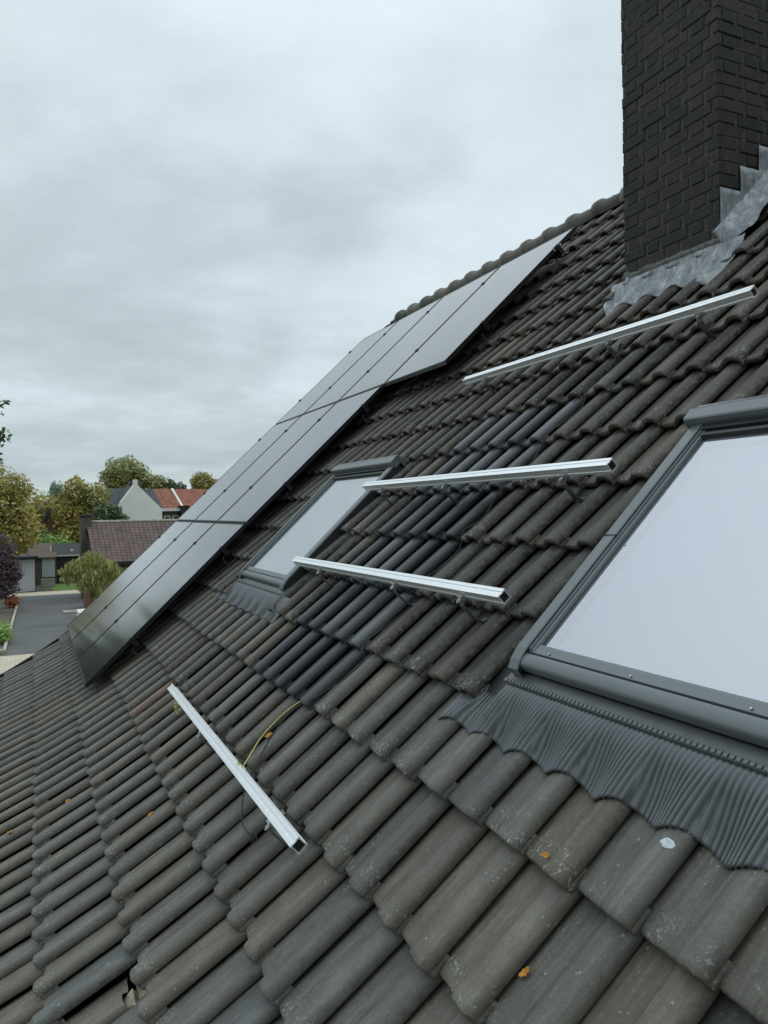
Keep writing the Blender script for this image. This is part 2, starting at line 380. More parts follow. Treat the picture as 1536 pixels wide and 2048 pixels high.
def add_tile(mb, Yl, vt, tint, rnd):
    """one roof tile: left edge at Yl, nose at vt up the slope"""
    dv, dh, rot, dl = rnd
    d0v, d1v = dev(vt), dev(vt+G)
    P=[]; UV=[]
    for (sv, hh, w) in ROWS:
        row=[]; ur=[]
        for t, h in zip(T, H):
            ss = sv
            rc = max(0, t-.186)/.017; lc = max(0, .02-max(t,0))/.02
            ss += (rc*rc*.005 + lc*lc*.003 + .016*(1-max(t,0)/.2) - .005)*(1 if sv < .03 else max(0, 1-sv/.09))
            ss += max(0,(h+.044))/.044*(-.002)*(1 if sv < .03 else 0)
            if t <= .001 and sv < .03: ss += .035
            if sv < .03: ss += .0035*mnoise.noise((Yl*7+t*22, vt*5, sv*9))
            h2 = h+hh - (ss*TILT) + dh + (d1v-d0v)*ss/G
            v = vt+ss+dv; y = Yl-t+dl+rot*ss
            p = D0-d0v-h2
            row.append((v*c+p*s, y, CZ+v*s-p*c)); ur.append((t/TW, sv/LEN))
        P.append(row); UV.append(ur)
    mb.grid(P, 0, uv=UV, tint=tint)
SKY = [(2.078, .95, .638, 1.80), (5.84, 4.71, .690, 1.845)]     # roof windows: Y left, Y right, v bottom, v top
roof_mb, new_mb = MB(), MB()
n_lo, n_hi = -8, 15
for n in range(n_lo, n_hi+1):
    vt = V0+G*n
    if vt > V_RIDGE-.02: continue
    row_dv = random.uniform(-.004,.004)
    for k in range(-7, 53):
        Yl = TPH + TW*(k+1)
        if Yl > Y_VERGE+.05: continue
        yc = Yl-.1
        skip = False
        for (yl, yr, v0, v1) in SKY:
            if yr+.02 < yc < yl+.06 and v0-.30 < vt+.02 and vt < v1+.05:
                if vt+.03 > v0-.12 or True:
                    if vt > v0-.12 or vt+G*.5 > v0: skip = True
        if 3.03 < yc < 3.82 and vt > 3.2 and vt < 4.7: skip = True
        slip = -.13 if (n == -4 and 2.785 < Yl < 2.985) else 0.0        # one tile has slipped down
        if skip: continue
        isnew = (0 <= n <= 5) and 3.2 < yc < 4.19
        r = random.random()
        hi = 1 if n >= 3 else 0
        base_r = min(1, max(0, random.gauss(.47+.035*max(-2,min(n,8)), .21)))
        base_r = min(.93, max(.12, base_r))
        if random.random() < .02 and (n >= 7 or (n < -1 and yc > 4)): base_r = .95
        if n == -2 and abs(yc-5.25) < .1: base_r = 1.0
        gl_ = min(1, max(0, random.gauss(.98 if n < -1 else .80 if n < 1 else .20, .2)))  # lower courses toned lighter, sky light and sheen partly put into their colour
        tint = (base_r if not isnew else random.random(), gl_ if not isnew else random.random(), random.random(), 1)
        rnd = (row_dv+random.gauss(0,.0035), random.gauss(0,.002), random.gauss(0,.005), random.gauss(0,.0022))
        if isnew: rnd = tuple(x*.5 for x in rnd)
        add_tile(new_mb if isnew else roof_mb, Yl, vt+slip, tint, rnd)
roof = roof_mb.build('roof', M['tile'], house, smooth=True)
roof['label'] = 'weathered dark grey interlocking roof tiles with lichen'
newt = new_mb.build('replacement_tiles', M['newtile'], roof, smooth=True)
newt['label'] = 'strip of newer blue black roof tiles, five wide'
# underlay, verge board, back slope and walls
ul = MB()
vv = [V0+G*i for i in range(-8, 16)]+[V_RIDGE]
ul.grid([[RP(y, v, -.17) for y in (-1.25, Y_VERGE-.03)] for v in vv])
ul.build('roof_underlay', M['dark'], roof)
vg = MB()
vg.grid([[RP(y, v, h) for (y, h) in ((Y_VERGE+.0, -.015-.02), (Y_VERGE+.035, -.03), (Y_VERGE+.035, -.24), (Y_VERGE+.01, -.24), (Y_VERGE+.0, -.035))] for v in vv])
vg.build('verge_board', M['bargeboard'], roof)
apex = RP(0, V_RIDGE, -.03)
bk = MB()
bk.grid([[(apex.x+d*c, y, apex.z-d*s) for y in (-1.25, Y_VERGE)] for d in (0, 2, 4, 6.2)], uv=[[(y, d) for y in (0, 12)] for d in (0,2,4,6.2)])
bk.build('rear_slope', M['darkroof'], roof)
eave = RP(0, vv[0], -.12)
hw = MB()
xw0, xw1 = eave.x+.35, apex.x*2-eave.x-.35
for y in (-.95, Y_VERGE-.15):
    prof = [(xw0, 0), (xw0, eave.z-.05)] + [(RP(0,v,-.13).x, RP(0,v,-.13).z) for v in vv if RP(0,v,-.13).x > xw0+.05] + [(apex.x+4.3*c, apex.z-4.3*s-.12), (apex.x+4.3*c, 0)]
    hw.add([(x, y, z) for x, z in prof]+[(x, y+.1, z) for x, z in prof], [tuple(range(len(prof))), tuple(range(len(prof), 2*len(prof)))[::-1]])
hw.box((0,0,0), WAX, (xw0-.1,-.9,0), (xw0,Y_VERGE-.1,eave.z-.03))
hw.build('wall', M['greybrick'], house)
# batten and a short length of rafter seen where the tile is missing
bt = MB(); bt.box(RP(2.7,-.90,-.165), RAX, (-.12,-.02,.0), (.42,.018,.03)); bt.box(RP(2.66,-1.05,-.12), RAX, (-.06,-.35,-.012), (.10,.15,.012))
bt.build('batten', M['wood'], roof)

# ridge tiles
def ridge_tile(i):
    mb = MB(); y1 = 9.93-.385*i; Lr = .43
    ax = RP(0, V_RIDGE, .0); cz = ax.z-.075
    P=[]; tint=(random.uniform(.4,.85), random.random(), random.random(), 1)
    for (dy, R, dz) in ((0,.088,-.004),(0.0,.106,-.004),(.014,.117,0),(.07,.118,0),(.092,.110,0),(.11,.096,-.002),(.25,.093,-.004),(Lr,.088,-.008),(Lr,.08,-.008)):
        row=[]
        for a in range(17):
            th = math.radians(-22+224*a/16)
            row.append((ax.x+math.cos(th)*R*1.12, y1-dy, cz+.0+math.sin(th)*R*1.12+dz))
        P.append(row)
    mb.grid(P, uv=[[(a/16, dy) for a in range(17)] for dy in (0,.1,.15,.2,.3,.4,.6,.9,1)], tint=tint, flip=True)
    o = mb.build('ridge_tile', M['tile'], roof, smooth=True)
for i in range(30): ridge_tile(i)

# chimney
def chimney():
    x0, y0, y1 = 3.41, 3.045, 3.79
    depth = .90; zb = CZ+.55; cz = .0695; bh = .0622
    mb = MB()
    def face(o, ax, an, W, flip):
        nrow = int((CZ+4.15-zb)/cz)
        for j in range(nrow):
            z = zb+j*cz
            off = (0 if (j+flip)%2 == 0 else -.170)+random.uniform(-.008,.008)-.02; kk = 0
            xx = off
            while xx < W-.01:
                kk += 1; bl = (.212 if kk%2 else .1)+random.uniform(-.004,.004)
                a0 = max(0, xx); a1 = min(W, xx+bl)
                if a1-a0 > .02:
                    jt = random.uniform(-.003,.003); tl = random.uniform(-.0025,.0025)
                    tn = (min(1,max(0,random.gauss(.42,.27))), random.random(), random.random(), 1)
                    lo0, hi0 = a0+(.0 if a0 == 0 else .004), a1-(.0 if a1 == W else .004)
                    p=[]
                    bvl = .005
                    for (e, dn) in ((0,-.03),(0,jt-.004),(bvl,jt)):
                        p.append([o+ax*(lo0+e)+an*dn+Vector((0,0,z+e*.8)), o+ax*(hi0-e)+an*dn+Vector((0,0,z+e*.8+tl)), o+ax*(hi0-e)+an*dn+Vector((0,0,z+bh-e*.8+tl)), o+ax*(lo0+e)+an*dn+Vector((0,0,z+bh-e*.8))])
                    fl = ax.cross(Vector((0,0,1))).dot(an) < 0
                    mb.grid(p, 0, close=True, flip=not fl, tint=tn)
                    b=len(mb.v); mb.add(p[2], [(0,1,2,3) if not fl else (3,2,1,0)], 0, tint=tn)
                xx += bl+.0137
    face(Vector((x0,y1,0)), Vector((0,-1,0)), Vector((-1,0,0)), y1-y0, 0)
    face(Vector((x0,y0,0)), Vector((1,0,0)), Vector((0,-1,0)), depth, 1)
    face(Vector((x0+depth,y0,0)), Vector((0,1,0)), Vector((1,0,0)), y1-y0, 0)
    face(Vector((x0+depth,y1,0)), Vector((-1,0,0)), Vector((0,1,0)), depth, 1)
    o = mb.build('chimney', M['brick'], house, origin=(x0, y0, zb))
    o['label'] = 'sooty dark brown brick chimney'
    m2 = MB(); e=.0055
    m2.box((0,0,0), WAX, (x0+e,y0+e,zb-.3), (x0+depth-e,y1-e,CZ+4.1)); m2.build('mortar', M['mortar'], o)
    m3 = MB(); m3.box((0,0,0), WAX, (x0-.06,y0-.06,CZ+4.12), (x0+depth+.06,y1+.06,CZ+4.22)); m3.build('chimney_cap', M['concrete'], o, bevel=.01)
    # lead apron along the front, dressed over the tiles
    m4 = MB(); P=[]; ny=90
    for i in range(ny+1):
        Y = 3.90 - (3.90-2.88)*i/ny
        row=[]
        for j in range(17):
            q = j/16
            hp = max(smooth_profile(Y)+.004, tile_profile(Y)+.002)-.030
            ripple = .004*mnoise.noise((Y*25, q*4, 1.3)) + .003*mnoise.noise((Y*70, q*9, 4.3))
            if q < .3:      # upstand against the brick
                k = 1-q/.3
                base = Vector((x0-.005-.3*abs(ripple)-.010*(1-k), Y, CZ+1.375+ .055*k))
                if Y > y1: 
                    base = base.lerp(RP(Y, 3.36+.05*k, hp+.006), min(1,(Y-y1)/.03))
                if Y < y0: base = base.lerp(RP(Y, 3.36+.05*k, hp+.006), min(1,(y0-Y)/.03))
                row.append(base)
            else:
                k = (q-.3)/.7
                ve = 3.19+.022*math.sin((Y-TPH)/TW*2*math.pi+2.2)+.01*mnoise.noise((Y*6,0,0))
                if Y > 3.78: ve = 3.15+(Y-3.78)/.12*.17
                if Y < 3.04: ve = 3.14 + (3.04-Y)**2/.18**2*.16
                v = 3.44+(ve-3.44)*k
                hh = (.012*(1-k)**3)+(hp)*(1-(1-k)**3)+ripple
                row.append(RP(Y, v, hh))
        P.append(row)
    m4.grid(P, flip=True)
    a = m4.build('lead_apron', M['lead'], o, smooth=True)
    a.modifiers.new('solid','SOLIDIFY').thickness = .004
    # mortar fillet above the lead
    m7 = MB(); P=[]
    for i in range(61):
        Y = y1+.004-(y1-y0+.006)*i/60
        w = .013+.010*mnoise.noise((Y*18,2,0)); hgt=.03+.022*mnoise.noise((Y*11,7,0))
        P.append([(x0+.004, Y, CZ+1.43+hgt), (x0-w*.8, Y, CZ+1.43+hgt*.3), (x0-w*.8-.004, Y, CZ+1.42-.4*abs(hgt-.03)), (x0+.004, Y, CZ+1.41)])
    m7.grid(P, flip=True); m7.build('mortar_fillet', M['fillet'], o, smooth=True)
    # stepped side flashings on the face that runs up the slope, and the lead soaker below them
    yy = y0-.006
    steps = [(3.402,3.565,1.40,1.715),(3.555,3.715,1.50,1.855),(3.70,3.86,1.63,1.995),(3.85,4.01,1.79,2.135),(4.0,4.16,1.94,2.275)]
    for (xa, xb, za, zt) in steps:
        m5 = MB(); P=[]
        for i in range(9):
            x = xa+(xb-xa)*i/8; row=[]
            for j in range(9):
                zl = CZ + RP(0,(x-.926)/.7226,.02).z-CZ-.02
                z = zl+(CZ+zt-zl)*j/8
                row.append((x, yy-.004-.005*abs(mnoise.noise((x*20,z*12,xa)))-(.004 if i in (0,8) else 0), z))
            P.append(row)
        m5.grid(P, flip=True)
        q = m5.build('step_flashing', M['lead'], o, smooth=True); q.modifiers.new('solid','SOLIDIFY').thickness = .003
    m6 = MB(); P=[]
    for i in range(61):
        v = 3.43+1.1*i/60; row=[]; wf = min(1, .25+(v-3.43)/.10)
        for j in range(13):
            q=j/12; Y = y0-.008-(.105+.02*math.sin(v*18))*q*wf
            lump = .012*mnoise.noise((v*9,q*3,3.1))+.006*mnoise.noise((v*30,q*9,5))
            row.append(RP(Y, v, .075*(1-q)**2+ .012 + (-.02*q) +lump*q))
        P.append(row)
    m6.grid(P, flip=True); q = m6.build('lead_soaker', M['lead'], o, smooth=True); q.modifiers.new('solid','SOLIDIFY').thickness = .004
    return o
chimney()

def spline(pts, n=8):
    out=[]; pts=[Vector(p) for p in pts]
    for i in range(len(pts)-1):
        p0=pts[max(0,i-1)]; p1=pts[i]; p2=pts[i+1]; p3=pts[min(len(pts)-1,i+2)]
        for k in range(n):
            t=k/n; out.append(.5*((2*p1)+(p2-p0)*t+(2*p0-5*p1+4*p2-p3)*t*t+(3*p1-p0-3*p2+p3)*t**3))
    out.append(pts[-1]); return out
# roof windows
def extrude_profile(mb, prof, a, b, mi=0):
    """prof: list of points as function of end parameter; a,b callables giving Vector"""
    mb.grid([[a(*p) for p in prof], [b(*p) for p in prof]], mi)
def skylight(yl, yr, v0, v1, low, blindm, seams, label):
    W = yl-yr
    RP0 = globals()['RP']
    def RP(Y, v, h=0.0): return RP0(Y, v, h-low*min(1,max(0,(h+.03)/.05)))
    o = empty('skylight', RP0(yl, v0, 0)); o.parent = house; o.location = RP0(yl, v0, 0)-PW['house']; o['label'] = label
    fr = MB()
    side = [(0,-.09,1),(0,.040,1),(0,.043,0),(.005,.050,0),(.054,.053,0),(.057,.049,1),(.058,.034,1),(.061,.034,1),(.062,.047,0),(.069,.048,0),(.071,.040,1),(.074,.040,1),(.075,.042,0),(.081,.041,0),(.083,.032,1),(.087,.026,1)]
    vb, vt = v0+.0, v1
    for sgn in (1,-1):
        for i in range(len(side)-1):
            (a,h,m1),(b,h2,m2) = side[i], side[i+1]
            y = (lambda q: yl-q) if sgn == 1 else (lambda q: yr+q)
            mi = 1 if (m1 and m2) else 0
            fr.grid(([[RP(y(a),vb,max(-.09,h-.022)), RP(y(b),vb,max(-.09,h2-.022))],[RP(y(a),vb+.03,max(-.09,h-.008)), RP(y(b),vb+.03,max(-.09,h2-.008))],[RP(y(a),vb+.07,h), RP(y(b),vb+.07,h2)]] if a<.0575 else [[RP(y(a),v0+.075,h), RP(y(b),v0+.075,h2)]])+[[RP(y(a),vt,h), RP(y(b),vt,h2)]], mi, flip=(sgn==-1))
        # end cap
        e = [RP(y(a), vb, max(-.09,h-.022)) for (a,h,_) in side[:6]]
        fr.add(e+[RP(y(.054),vb,-.06)], [tuple(range(7))], 0)
        fr.build('side_cladding', [M['window_metal'], M['window_dark']], o); fr = MB()
    pass
    # lower sash rail and curved sill cladding
    vg = v0+.108
    sill = [(vg,.026,1),(vg-.003,.036,0),(vg-.010,.0375,0),(vg-.038,.039,0),(vg-.040,.031,1),(vg-.044,.031,1),(vg-.046,.040,0),(vg-.056,.0415,0),(vg-.070,.0405,0),(vg-.082,.0365,0),(vg-.089,.029,0),(vg-.0915,.018,0),(vg-.091,.005,1),(vg-.084,.0,1),(vg-.084,-.018,1)]
    sm = MB()
    for i in range(len(sill)-1):
        (a,h,m1),(b,h2,m2) = sill[i], sill[i+1]
        if 6 <= i < 11: continue
        ins = .056
        sm.grid([[RP(yl-ins,a,h), RP(yr+ins,a,h)], [RP(yl-ins,b,h2), RP(yr+ins,b,h2)]], 1 if (m1 and m2) else 0, flip=True)
    cur = spline([Vector((a,h,0)) for a,h,_ in sill[6:12]], 5)
    sm.grid([[RP(yl-.056,p_.x,p_.y), RP(yr+.056,p_.x,p_.y)] for p_ in cur], 0, flip=True)
    q = sm.build('sill_cladding', [M['window_metal'], M['window_dark']], o, smooth=True)
    for f in (.14,.45,.78):
        sc = MB(); sc.tube([RP(yl-f*W, vg-.03, .0395), RP(yl-f*W, vg-.03, .043)], .0035, 8); sc.build('screw', M['steel'], o)
    for (ya,yb) in ((yl+.165,yl),(yr,yr-.165)):
        sg = MB(); sg.grid([[RP0(ya,v0-.17,-.058),RP0(yb,v0-.17,-.058)],[RP0(ya,v1+.1,-.058),RP0(yb,v1+.1,-.058)]]); sg.build('side_gutter', M['window_dark'], o)
    # lower gutter strip and bead between the sill and the pleated flashing
    gm = MB()
    gp = [(vg-.082,-.016),(vg-.090,-.010),(vg-.124,-.009),(vg-.128,-.004),(vg-.134,-.002),(vg-.140,-.005),(vg-.142,-.012)]
    gm.grid([[RP(yl+.02-(W+.04)*t, a, h) for t in (0,1)] for a,h in gp], flip=True)
    nb = int(W/.017)
    for i in range(nb):
        y = yl+.01-(W+.02)*(i+.5)/nb
        gm.box(RP(y, vg-.134, -.003), RAX, (-.0055,-.005,0), (.0055,.005,.0035))
    gm.build('lower_gutter', M['pleat'], o, smooth=False)
    # glass, blind
    gy0, gy1, gv1 = yl-.085, yr+.085, v1-.096
    g = MB(); g.grid([[RP(gy0,vg-.002,.028), RP(gy1,vg-.002,.028)], [RP(gy0,gv1,.028), RP(gy1,gv1,.028)]])
    g.build('glass', M['glass'], o)
    b = MB(); b.grid([[RP(gy0-.026,vg+.004,-.010), RP(gy1+.02,vg+.004,-.010)], [RP(gy0-.026,gv1-.03,-.010), RP(gy1+.02,gv1-.03,-.010)]], flip=True)
    b.build('blind', blindm, o)
    rv = MB()
    rv.grid([[RP(y,v,.027) for v in (vg-.004,gv1+.03)]+[RP(y,v,-.03) for v in (gv1+.03,vg-.004)] for y in (gy0+.002, gy0-.002)])
    for (ya,yb) in ((gy0, gy0-.05),(gy1,gy1+.05)):
        rv.grid([[RP(ya,vg-.004,.022),RP(ya,gv1,.022)],[RP(ya,vg-.004,-.02),RP(ya,gv1,-.02)],[RP(yb,vg-.004,-.02),RP(yb,gv1,-.02)]])
    for (va,vb2) in ((vg-.004,vg+.03),(gv1,gv1-.06)):
        rv.grid([[RP(gy0,va,.022),RP(gy1,va,.022)],[RP(gy0,va,-.02),RP(gy1,va,-.02)],[RP(gy0,vb2,-.021),RP(gy1,vb2,-.021)]])
    rv.build('inner_sash', M['sash'], o)
    bx = MB(); bx.grid([[RP(yl-.01,v0,-.07),RP(yr+.01,v0,-.07)],[RP(yl-.01,v1+.05,-.07),RP(yr+.01,v1+.05,-.07)]], flip=True); bx.build('shaft', M['window_dark'], o)
    # top: recessed dark rail, hood and upper strip
    hd = MB()
    tp = [(gv1-.002,.026,1),(gv1+.004,.044,1),(gv1+.016,.046,1),(gv1+.018,.036,1),(gv1+.030,.036,1),(gv1+.032,.050,1),(gv1+.07,.052,1)]
    for i in range(len(tp)-1):
        (a,h,m1),(b2,h2,m2)=tp[i],tp[i+1]
        hd.grid([[RP(yl-.06,a,h),RP(yr+.06,a,h)],[RP(yl-.06,b2,h2),RP(yr+.06,b2,h2)]], 1, flip=True)
    tq = [(v1-.040,.045,1),(v1-.042,.064,0),(v1-.039,.080,0),(v1-.033,.084,0),(v1+.016,.086,0),(v1+.020,.072,1),(v1+.025,.072,1),(v1+.027,.080,0),(v1+.042,.077,0),(v1+.048,.05,0),(v1+.05,-.06,1)]
    for i in range(len(tq)-1):
        (a,h,m1),(b2,h2,m2)=tq[i],tq[i+1]
        e = .012 if i < 5 else -.004
        hd.grid([[RP(yl+e,a,h),RP(yr-e,a,h)],[RP(yl+e,b2,h2),RP(yr-e,b2,h2)]], 1 if (m1 and m2) else 0, flip=True)
    for y,e in ((yl,.012),(yr,-.012)):
        pts=[RP(y+e,a,h) for a,h,_ in tq[:5]]+[RP(y+e,v1+.015,.03),RP(y+e,v1-.040,.03)]
        hd.add(pts,[tuple(range(len(pts)))],0)
        pts=[RP(y-e*.33,a,h) for a,h,_ in tq[6:]]+[RP(y-e*.33,v1+.02,-.04)]
        hd.add(pts,[tuple(range(len(pts)))],0)
    hd.build('hood', [M['window_metal'], M['window_dark']], o)
    if seams:
        j = MB(); j.box(RP(yl-.036, v0+.57, .0535), RAX, (-.036,-.0012,-.002), (.036,.0012,.0006)); j.build('seam', M['gasket_hollow_black'], o)
    # pleated flashing dressed over the tiles
    va = vg-.141; per = .0172
    ya, yb = yl+.255, yr-.27
    nr = int((ya-yb)/per); sub = 8; NV = 22
    P=[]
    # course the flashing lies on
    tipv = V0+G*math.floor((v0-.2-V0)/G)
    for i in range(nr*sub+1):
        Yb = ya-(ya-yb)*i/(nr*sub); ph = (i%sub)/sub
        rib = 2*abs(math.sin(ph*math.pi))**.7-1
        row=[]
        ve = v0-.222+.012*math.sin((Yb-TPH)/TW*2*math.pi+2.4)+.006*mnoise.noise((Yb*5,1,2))
        for j in range(NV+1):
            k=j/NV; v=va+(ve-va)*k
            w = k*k*(3-2*k)
            Y = Yb + .005*w*math.sin((Yb-TPH)/TW*2*math.pi+.9) + .014*w + .003*math.sin(Yb*4.1+1)*w
            hp = max(smooth_profile(Y)+.008, tile_profile(Y)+.0045)-(v-tipv)*TILT
            top = -.012-.055*min(1,max(0,(Yb-yl)/.05))
            h = top*(1-w)+hp*w + .0062*rib*(.35+.65*min(1,k*3)) + (.010*math.sin(k*math.pi))
            row.append(RP(Y, v, h))
        P.append(row)
    fm = MB(); fm.grid(P, flip=False)
    fo = fm.build('pleated_apron', M['pleat'], o, smooth=True)
    fo.modifiers.new('solid','SOLIDIFY').thickness = .003
    return o
s1 = skylight(*SKY[0], 0.0, M['blind'], True, 'large skylight at the right edge with pleated grey flashing')
s2 = skylight(*SKY[1], .028, M['blind2'], False, 'farther skylight beside the solar panels')

# ------------------------------------------------------------------ solar panels, in three rows
HP = .135                        # panel top above the tiles
PYs = [9.93, 8.77, 7.61]       # left edges of the three columns
PW_, PL_ = 1.139, 1.784
ROWV = [-.668, 1.135, 2.938]
def make_panel(loc):
    p = empty('solar_panel', loc)
    o = Vector(loc)
    th=.035; fw=.012
    f = MB()
    W2=PW_; L2=PL_
    for lo, hi in (((0,0,-th),(fw,L2,0)), ((W2-fw,0,-th),(W2,L2,0)), ((fw,0,-th),(W2-fw,fw,0)), ((fw,L2-fw,-th),(W2-fw,L2,0))):
        f.box(o, RAX, lo, hi)
    f.build('frame', M['blackframe'], p, origin=o, bevel=.0012)
    g = MB(); q=[o+EU*a+EV*b+EN*(-.0022) for a,b in ((fw,fw),(W2-fw,fw),(W2-fw,L2-fw),(fw,L2-fw))]
    g.add(q, [(0,1,2,3)], uvs=[(0,0),(1,0),(1,1),(0,1)])
    g.build('glass', M['panel'], p, origin=o, uvname='cells')
    b = MB(); b.box(o, RAX, (fw,fw,-.012), (W2-fw,L2-fw,-.006)); b.build('back_sheet', M['blackframe'], p, origin=o)
    return p
def copy_tree(o, parent=None):
    q = o.copy(); COL.objects.link(q)
    if parent: q.parent = parent
    for ch in list(o.children): copy_tree(ch, q)
    return q
GAPV = .0
panel_spots = []
rown = ['bottom', 'middle', 'top']
for r_, v in enumerate(ROWV):
    cols = PYs + ([PYs[2]-1.165+.005] if r_ == 2 else [])
    for k, y in enumerate(cols): panel_spots.append((r_, k, y, v))
coln = ['at the gable end of the roof, farthest left', 'in the middle between two panels', 'at the right, beside the open tiles']
proto = None
clampV = [.48, 1.50]
for (r_, k, y, v) in panel_spots:
    loc = RP(y, v, HP-dev(v))
    if proto is None: proto = make_panel(loc); p = proto
    else: p = copy_tree(proto); p.location = loc; PW[p.name] = Vector(loc)
    if r_ == 2 and k == 3: lab = 'black solar panel jutting out alone at the right end of the top row'
    elif r_ == 2 and k == 2: lab = 'black solar panel in the top row, second from the jutting right end'
    else: lab = 'black solar panel of the %s row, %s' % (rown[r_], coln[k])
    tag(p, lab, 'solar panel', 'solar panels in three rows on the roof')
    PW[p.name] = Vector(loc)
    for cv in (clampV if k else []):
        m = MB(); o = Vector(loc)
        m.box(o, RAX, (-.022,cv-.02,-.03), (.006,cv+.02,.004)); m.tube([o+EU*-.008+EV*cv+EN*.003, o+EU*-.008+EV*cv+EN*.009], .007, 6)
        m.build('clamp', M['blackframe'], p, origin=o, bevel=.001)
    if k == 0:
        for cv in clampV:
            m = MB(); o = Vector(loc); m.box(o, RAX, (-.03,cv-.02,-.034), (.006,cv+.02,.005)); m.tube([o+EU*-.014+EV*cv+EN*.003, o+EU*-.014+EV*cv+EN*.011], .007, 6)
            m.build('clamp', M['blackframe'], p, origin=o, bevel=.001)
    last = (r_ == 2 and k == 3) or (r_ < 2 and k == 2)
    if last:
        for cv in clampV:
            m = MB(); o = Vector(loc)+EU*(PW_)
            m.box(o, RAX, (-.006,cv-.02,-.034), (.03,cv+.02,.004)); m.tube([o+EU*.014+EV*cv+EN*.003, o+EU*.014+EV*cv+EN*.01], .007, 6)
            m.build('clamp', M['blackframe'], p, origin=Vector(loc), bevel=.001)
    if r_ == 2 and k == 3:
        m = MB(); o = Vector(loc)+EU*(PW_+.0006); m.box(o, RAX, (0,1.46,-.026), (.0008,1.56,-.008)); m.build('label', M['label'], p, origin=Vector(loc))
    if r_ == 0:
        m = MB(); o = Vector(loc); m.box(o, RAX, (.0,-.0015,-.033), (PW_,0,-.001)); m.build('lit_edge_strip', M['frameedge'], p, origin=o)  # bright strip standing in for light caught on the frame's lower edge

# ------------------------------------------------------------------ mounting rails
def hook(parent, y, v, htop, org):
    """roof hook: bracket under the rail, arm bent down and up under the tile above"""
    m = MB()
    y = TPH-.058+TW*round((y-TPH+.058)/TW)      # the arm lies in the pan of a tile
    o = RP(y, v, 0)
    hb = htop-.042
    m.box(o, RAX, (-.02,-.030,hb-.006), (.02,.030,hb))                      # plate under the rail
    pts = [RP(y, v-.028, hb-.004), RP(y, v-.042, hb-.007), RP(y, v-.048, hb-.018), RP(y, v-.046, -.022), RP(y, v-.034, -.064), RP(y, v+.004, -.080), RP(y, v+.16, -.097)]
    w=.015
    P=[]
    for p in pts: P.append([p+EU*-w+EN*.003, p+EU*w+EN*.003, p+EU*w-EN*.003, p+EU*-w-EN*.003])
    # thicken in the local normal direction of the path
    P=[]
    for i,p in enumerate(pts):
        t=(pts[min(i+1,len(pts)-1)]-pts[max(0,i-1)]).normalized(); nn=EU.cross(t).normalized()*.003
        P.append([p-EU*w+nn, p+EU*w+nn, p+EU*w-nn, p-EU*w-nn])
    m.grid(P, close=True)
    hk = m.build('roof_hook', M['bracket'], parent, origin=org, bevel=.001)
    n = MB(); n.box(o, RAX, (-.017,-.034,hb-.004), (.017,-.022,hb+.018)); n.tube([o+EV*-.034+EN*(hb+.007), o+EV*-.050+EN*(hb+.007)], .0075, 6); n.tube([o+EV*-.05+EN*(hb+.007), o+EV*-.056+EN*(hb+.007)], .004, 8)
    n.build('rail_clamp', M['steel'], hk, origin=org)
    # base plate on the batten, dark, seen beside the arm
    bpl = MB(); bpl.box(RP(y+.0, v-.02, -.078), RAX, (-.05,-.012,-.004), (.05,.06,.004)); bpl.build('base_plate', M['darkmetal'], hk, origin=org)
def rail(y0, y1, v, htop, hooks, label):
    org = RP(y0, v, htop)
    e = empty('mounting_rail', org, label, 'mounting rail', 'silver mounting rails on the open tiles')
    m = MB(); Lr = y0-y1; w=.0405; t=.0028; hh=.042
    # hollow square section with lips
    outer = [(0,-hh),(0,-hh+.010),(0.002,-hh+.012),(.002,-.006),(0,-.004),(0,0),(.014,0),(.016,-.0022),(w-.016,-.0022),(w-.014,0),(w,0),(w,-.004),(w-.002,-.006),(w-.002,-hh+.012),(w,-hh+.010),(w,-hh)]
    inner = [(.005,-hh+t),(.005,-hh+.010),(.005,-hh+.013),(.005,-.008),(.005,-.006),(.006,-.005),(.014,-.005),(.016,-.005),(w-.016,-.005),(w-.014,-.005),(w-.006,-.005),(w-.005,-.006),(w-.005,-.008),(w-.005,-hh+.013),(w-.005,-hh+.010),(w-.005,-hh+t)]
    rows=[]
    for u in (0, Lr): rows.append([org+EU*u+EV*(a-w/2)+EN*b for a,b in outer])
    m.grid(rows, close=True, flip=True)
    rin=[]
    for u in (0, Lr): rin.append([org+EU*u+EV*(a-w/2)+EN*b for a,b in inner])
    m.grid(rin, close=True)
    for a, b, fl in ((rows[0], rin[0], False), (rows[1], rin[1], True)): m.grid([a,b], close=True, flip=fl)
    m.build('rail_profile', M['alu'], e)
    pg = MB(); pg.box(org, RAX, (.01,-.0152,-.039),(Lr-.008,.0152,-.005)); pg.build('rail_hollow_shade', M['gasket_hollow_black'], e)  # black box put in for the dark shade inside the hollow rail
    for hy in hooks: hook(e, hy, v, htop, org)
    return e
HR = .10
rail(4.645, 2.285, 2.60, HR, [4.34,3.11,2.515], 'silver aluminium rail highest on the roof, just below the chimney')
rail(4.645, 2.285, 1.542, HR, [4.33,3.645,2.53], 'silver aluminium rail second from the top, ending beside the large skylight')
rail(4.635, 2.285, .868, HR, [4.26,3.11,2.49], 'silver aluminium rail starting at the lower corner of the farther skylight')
rail(4.680, 2.290, -.185, HR, [3.72,2.64], 'silver aluminium rail lowest on the roof, with yellow wire tied to it')
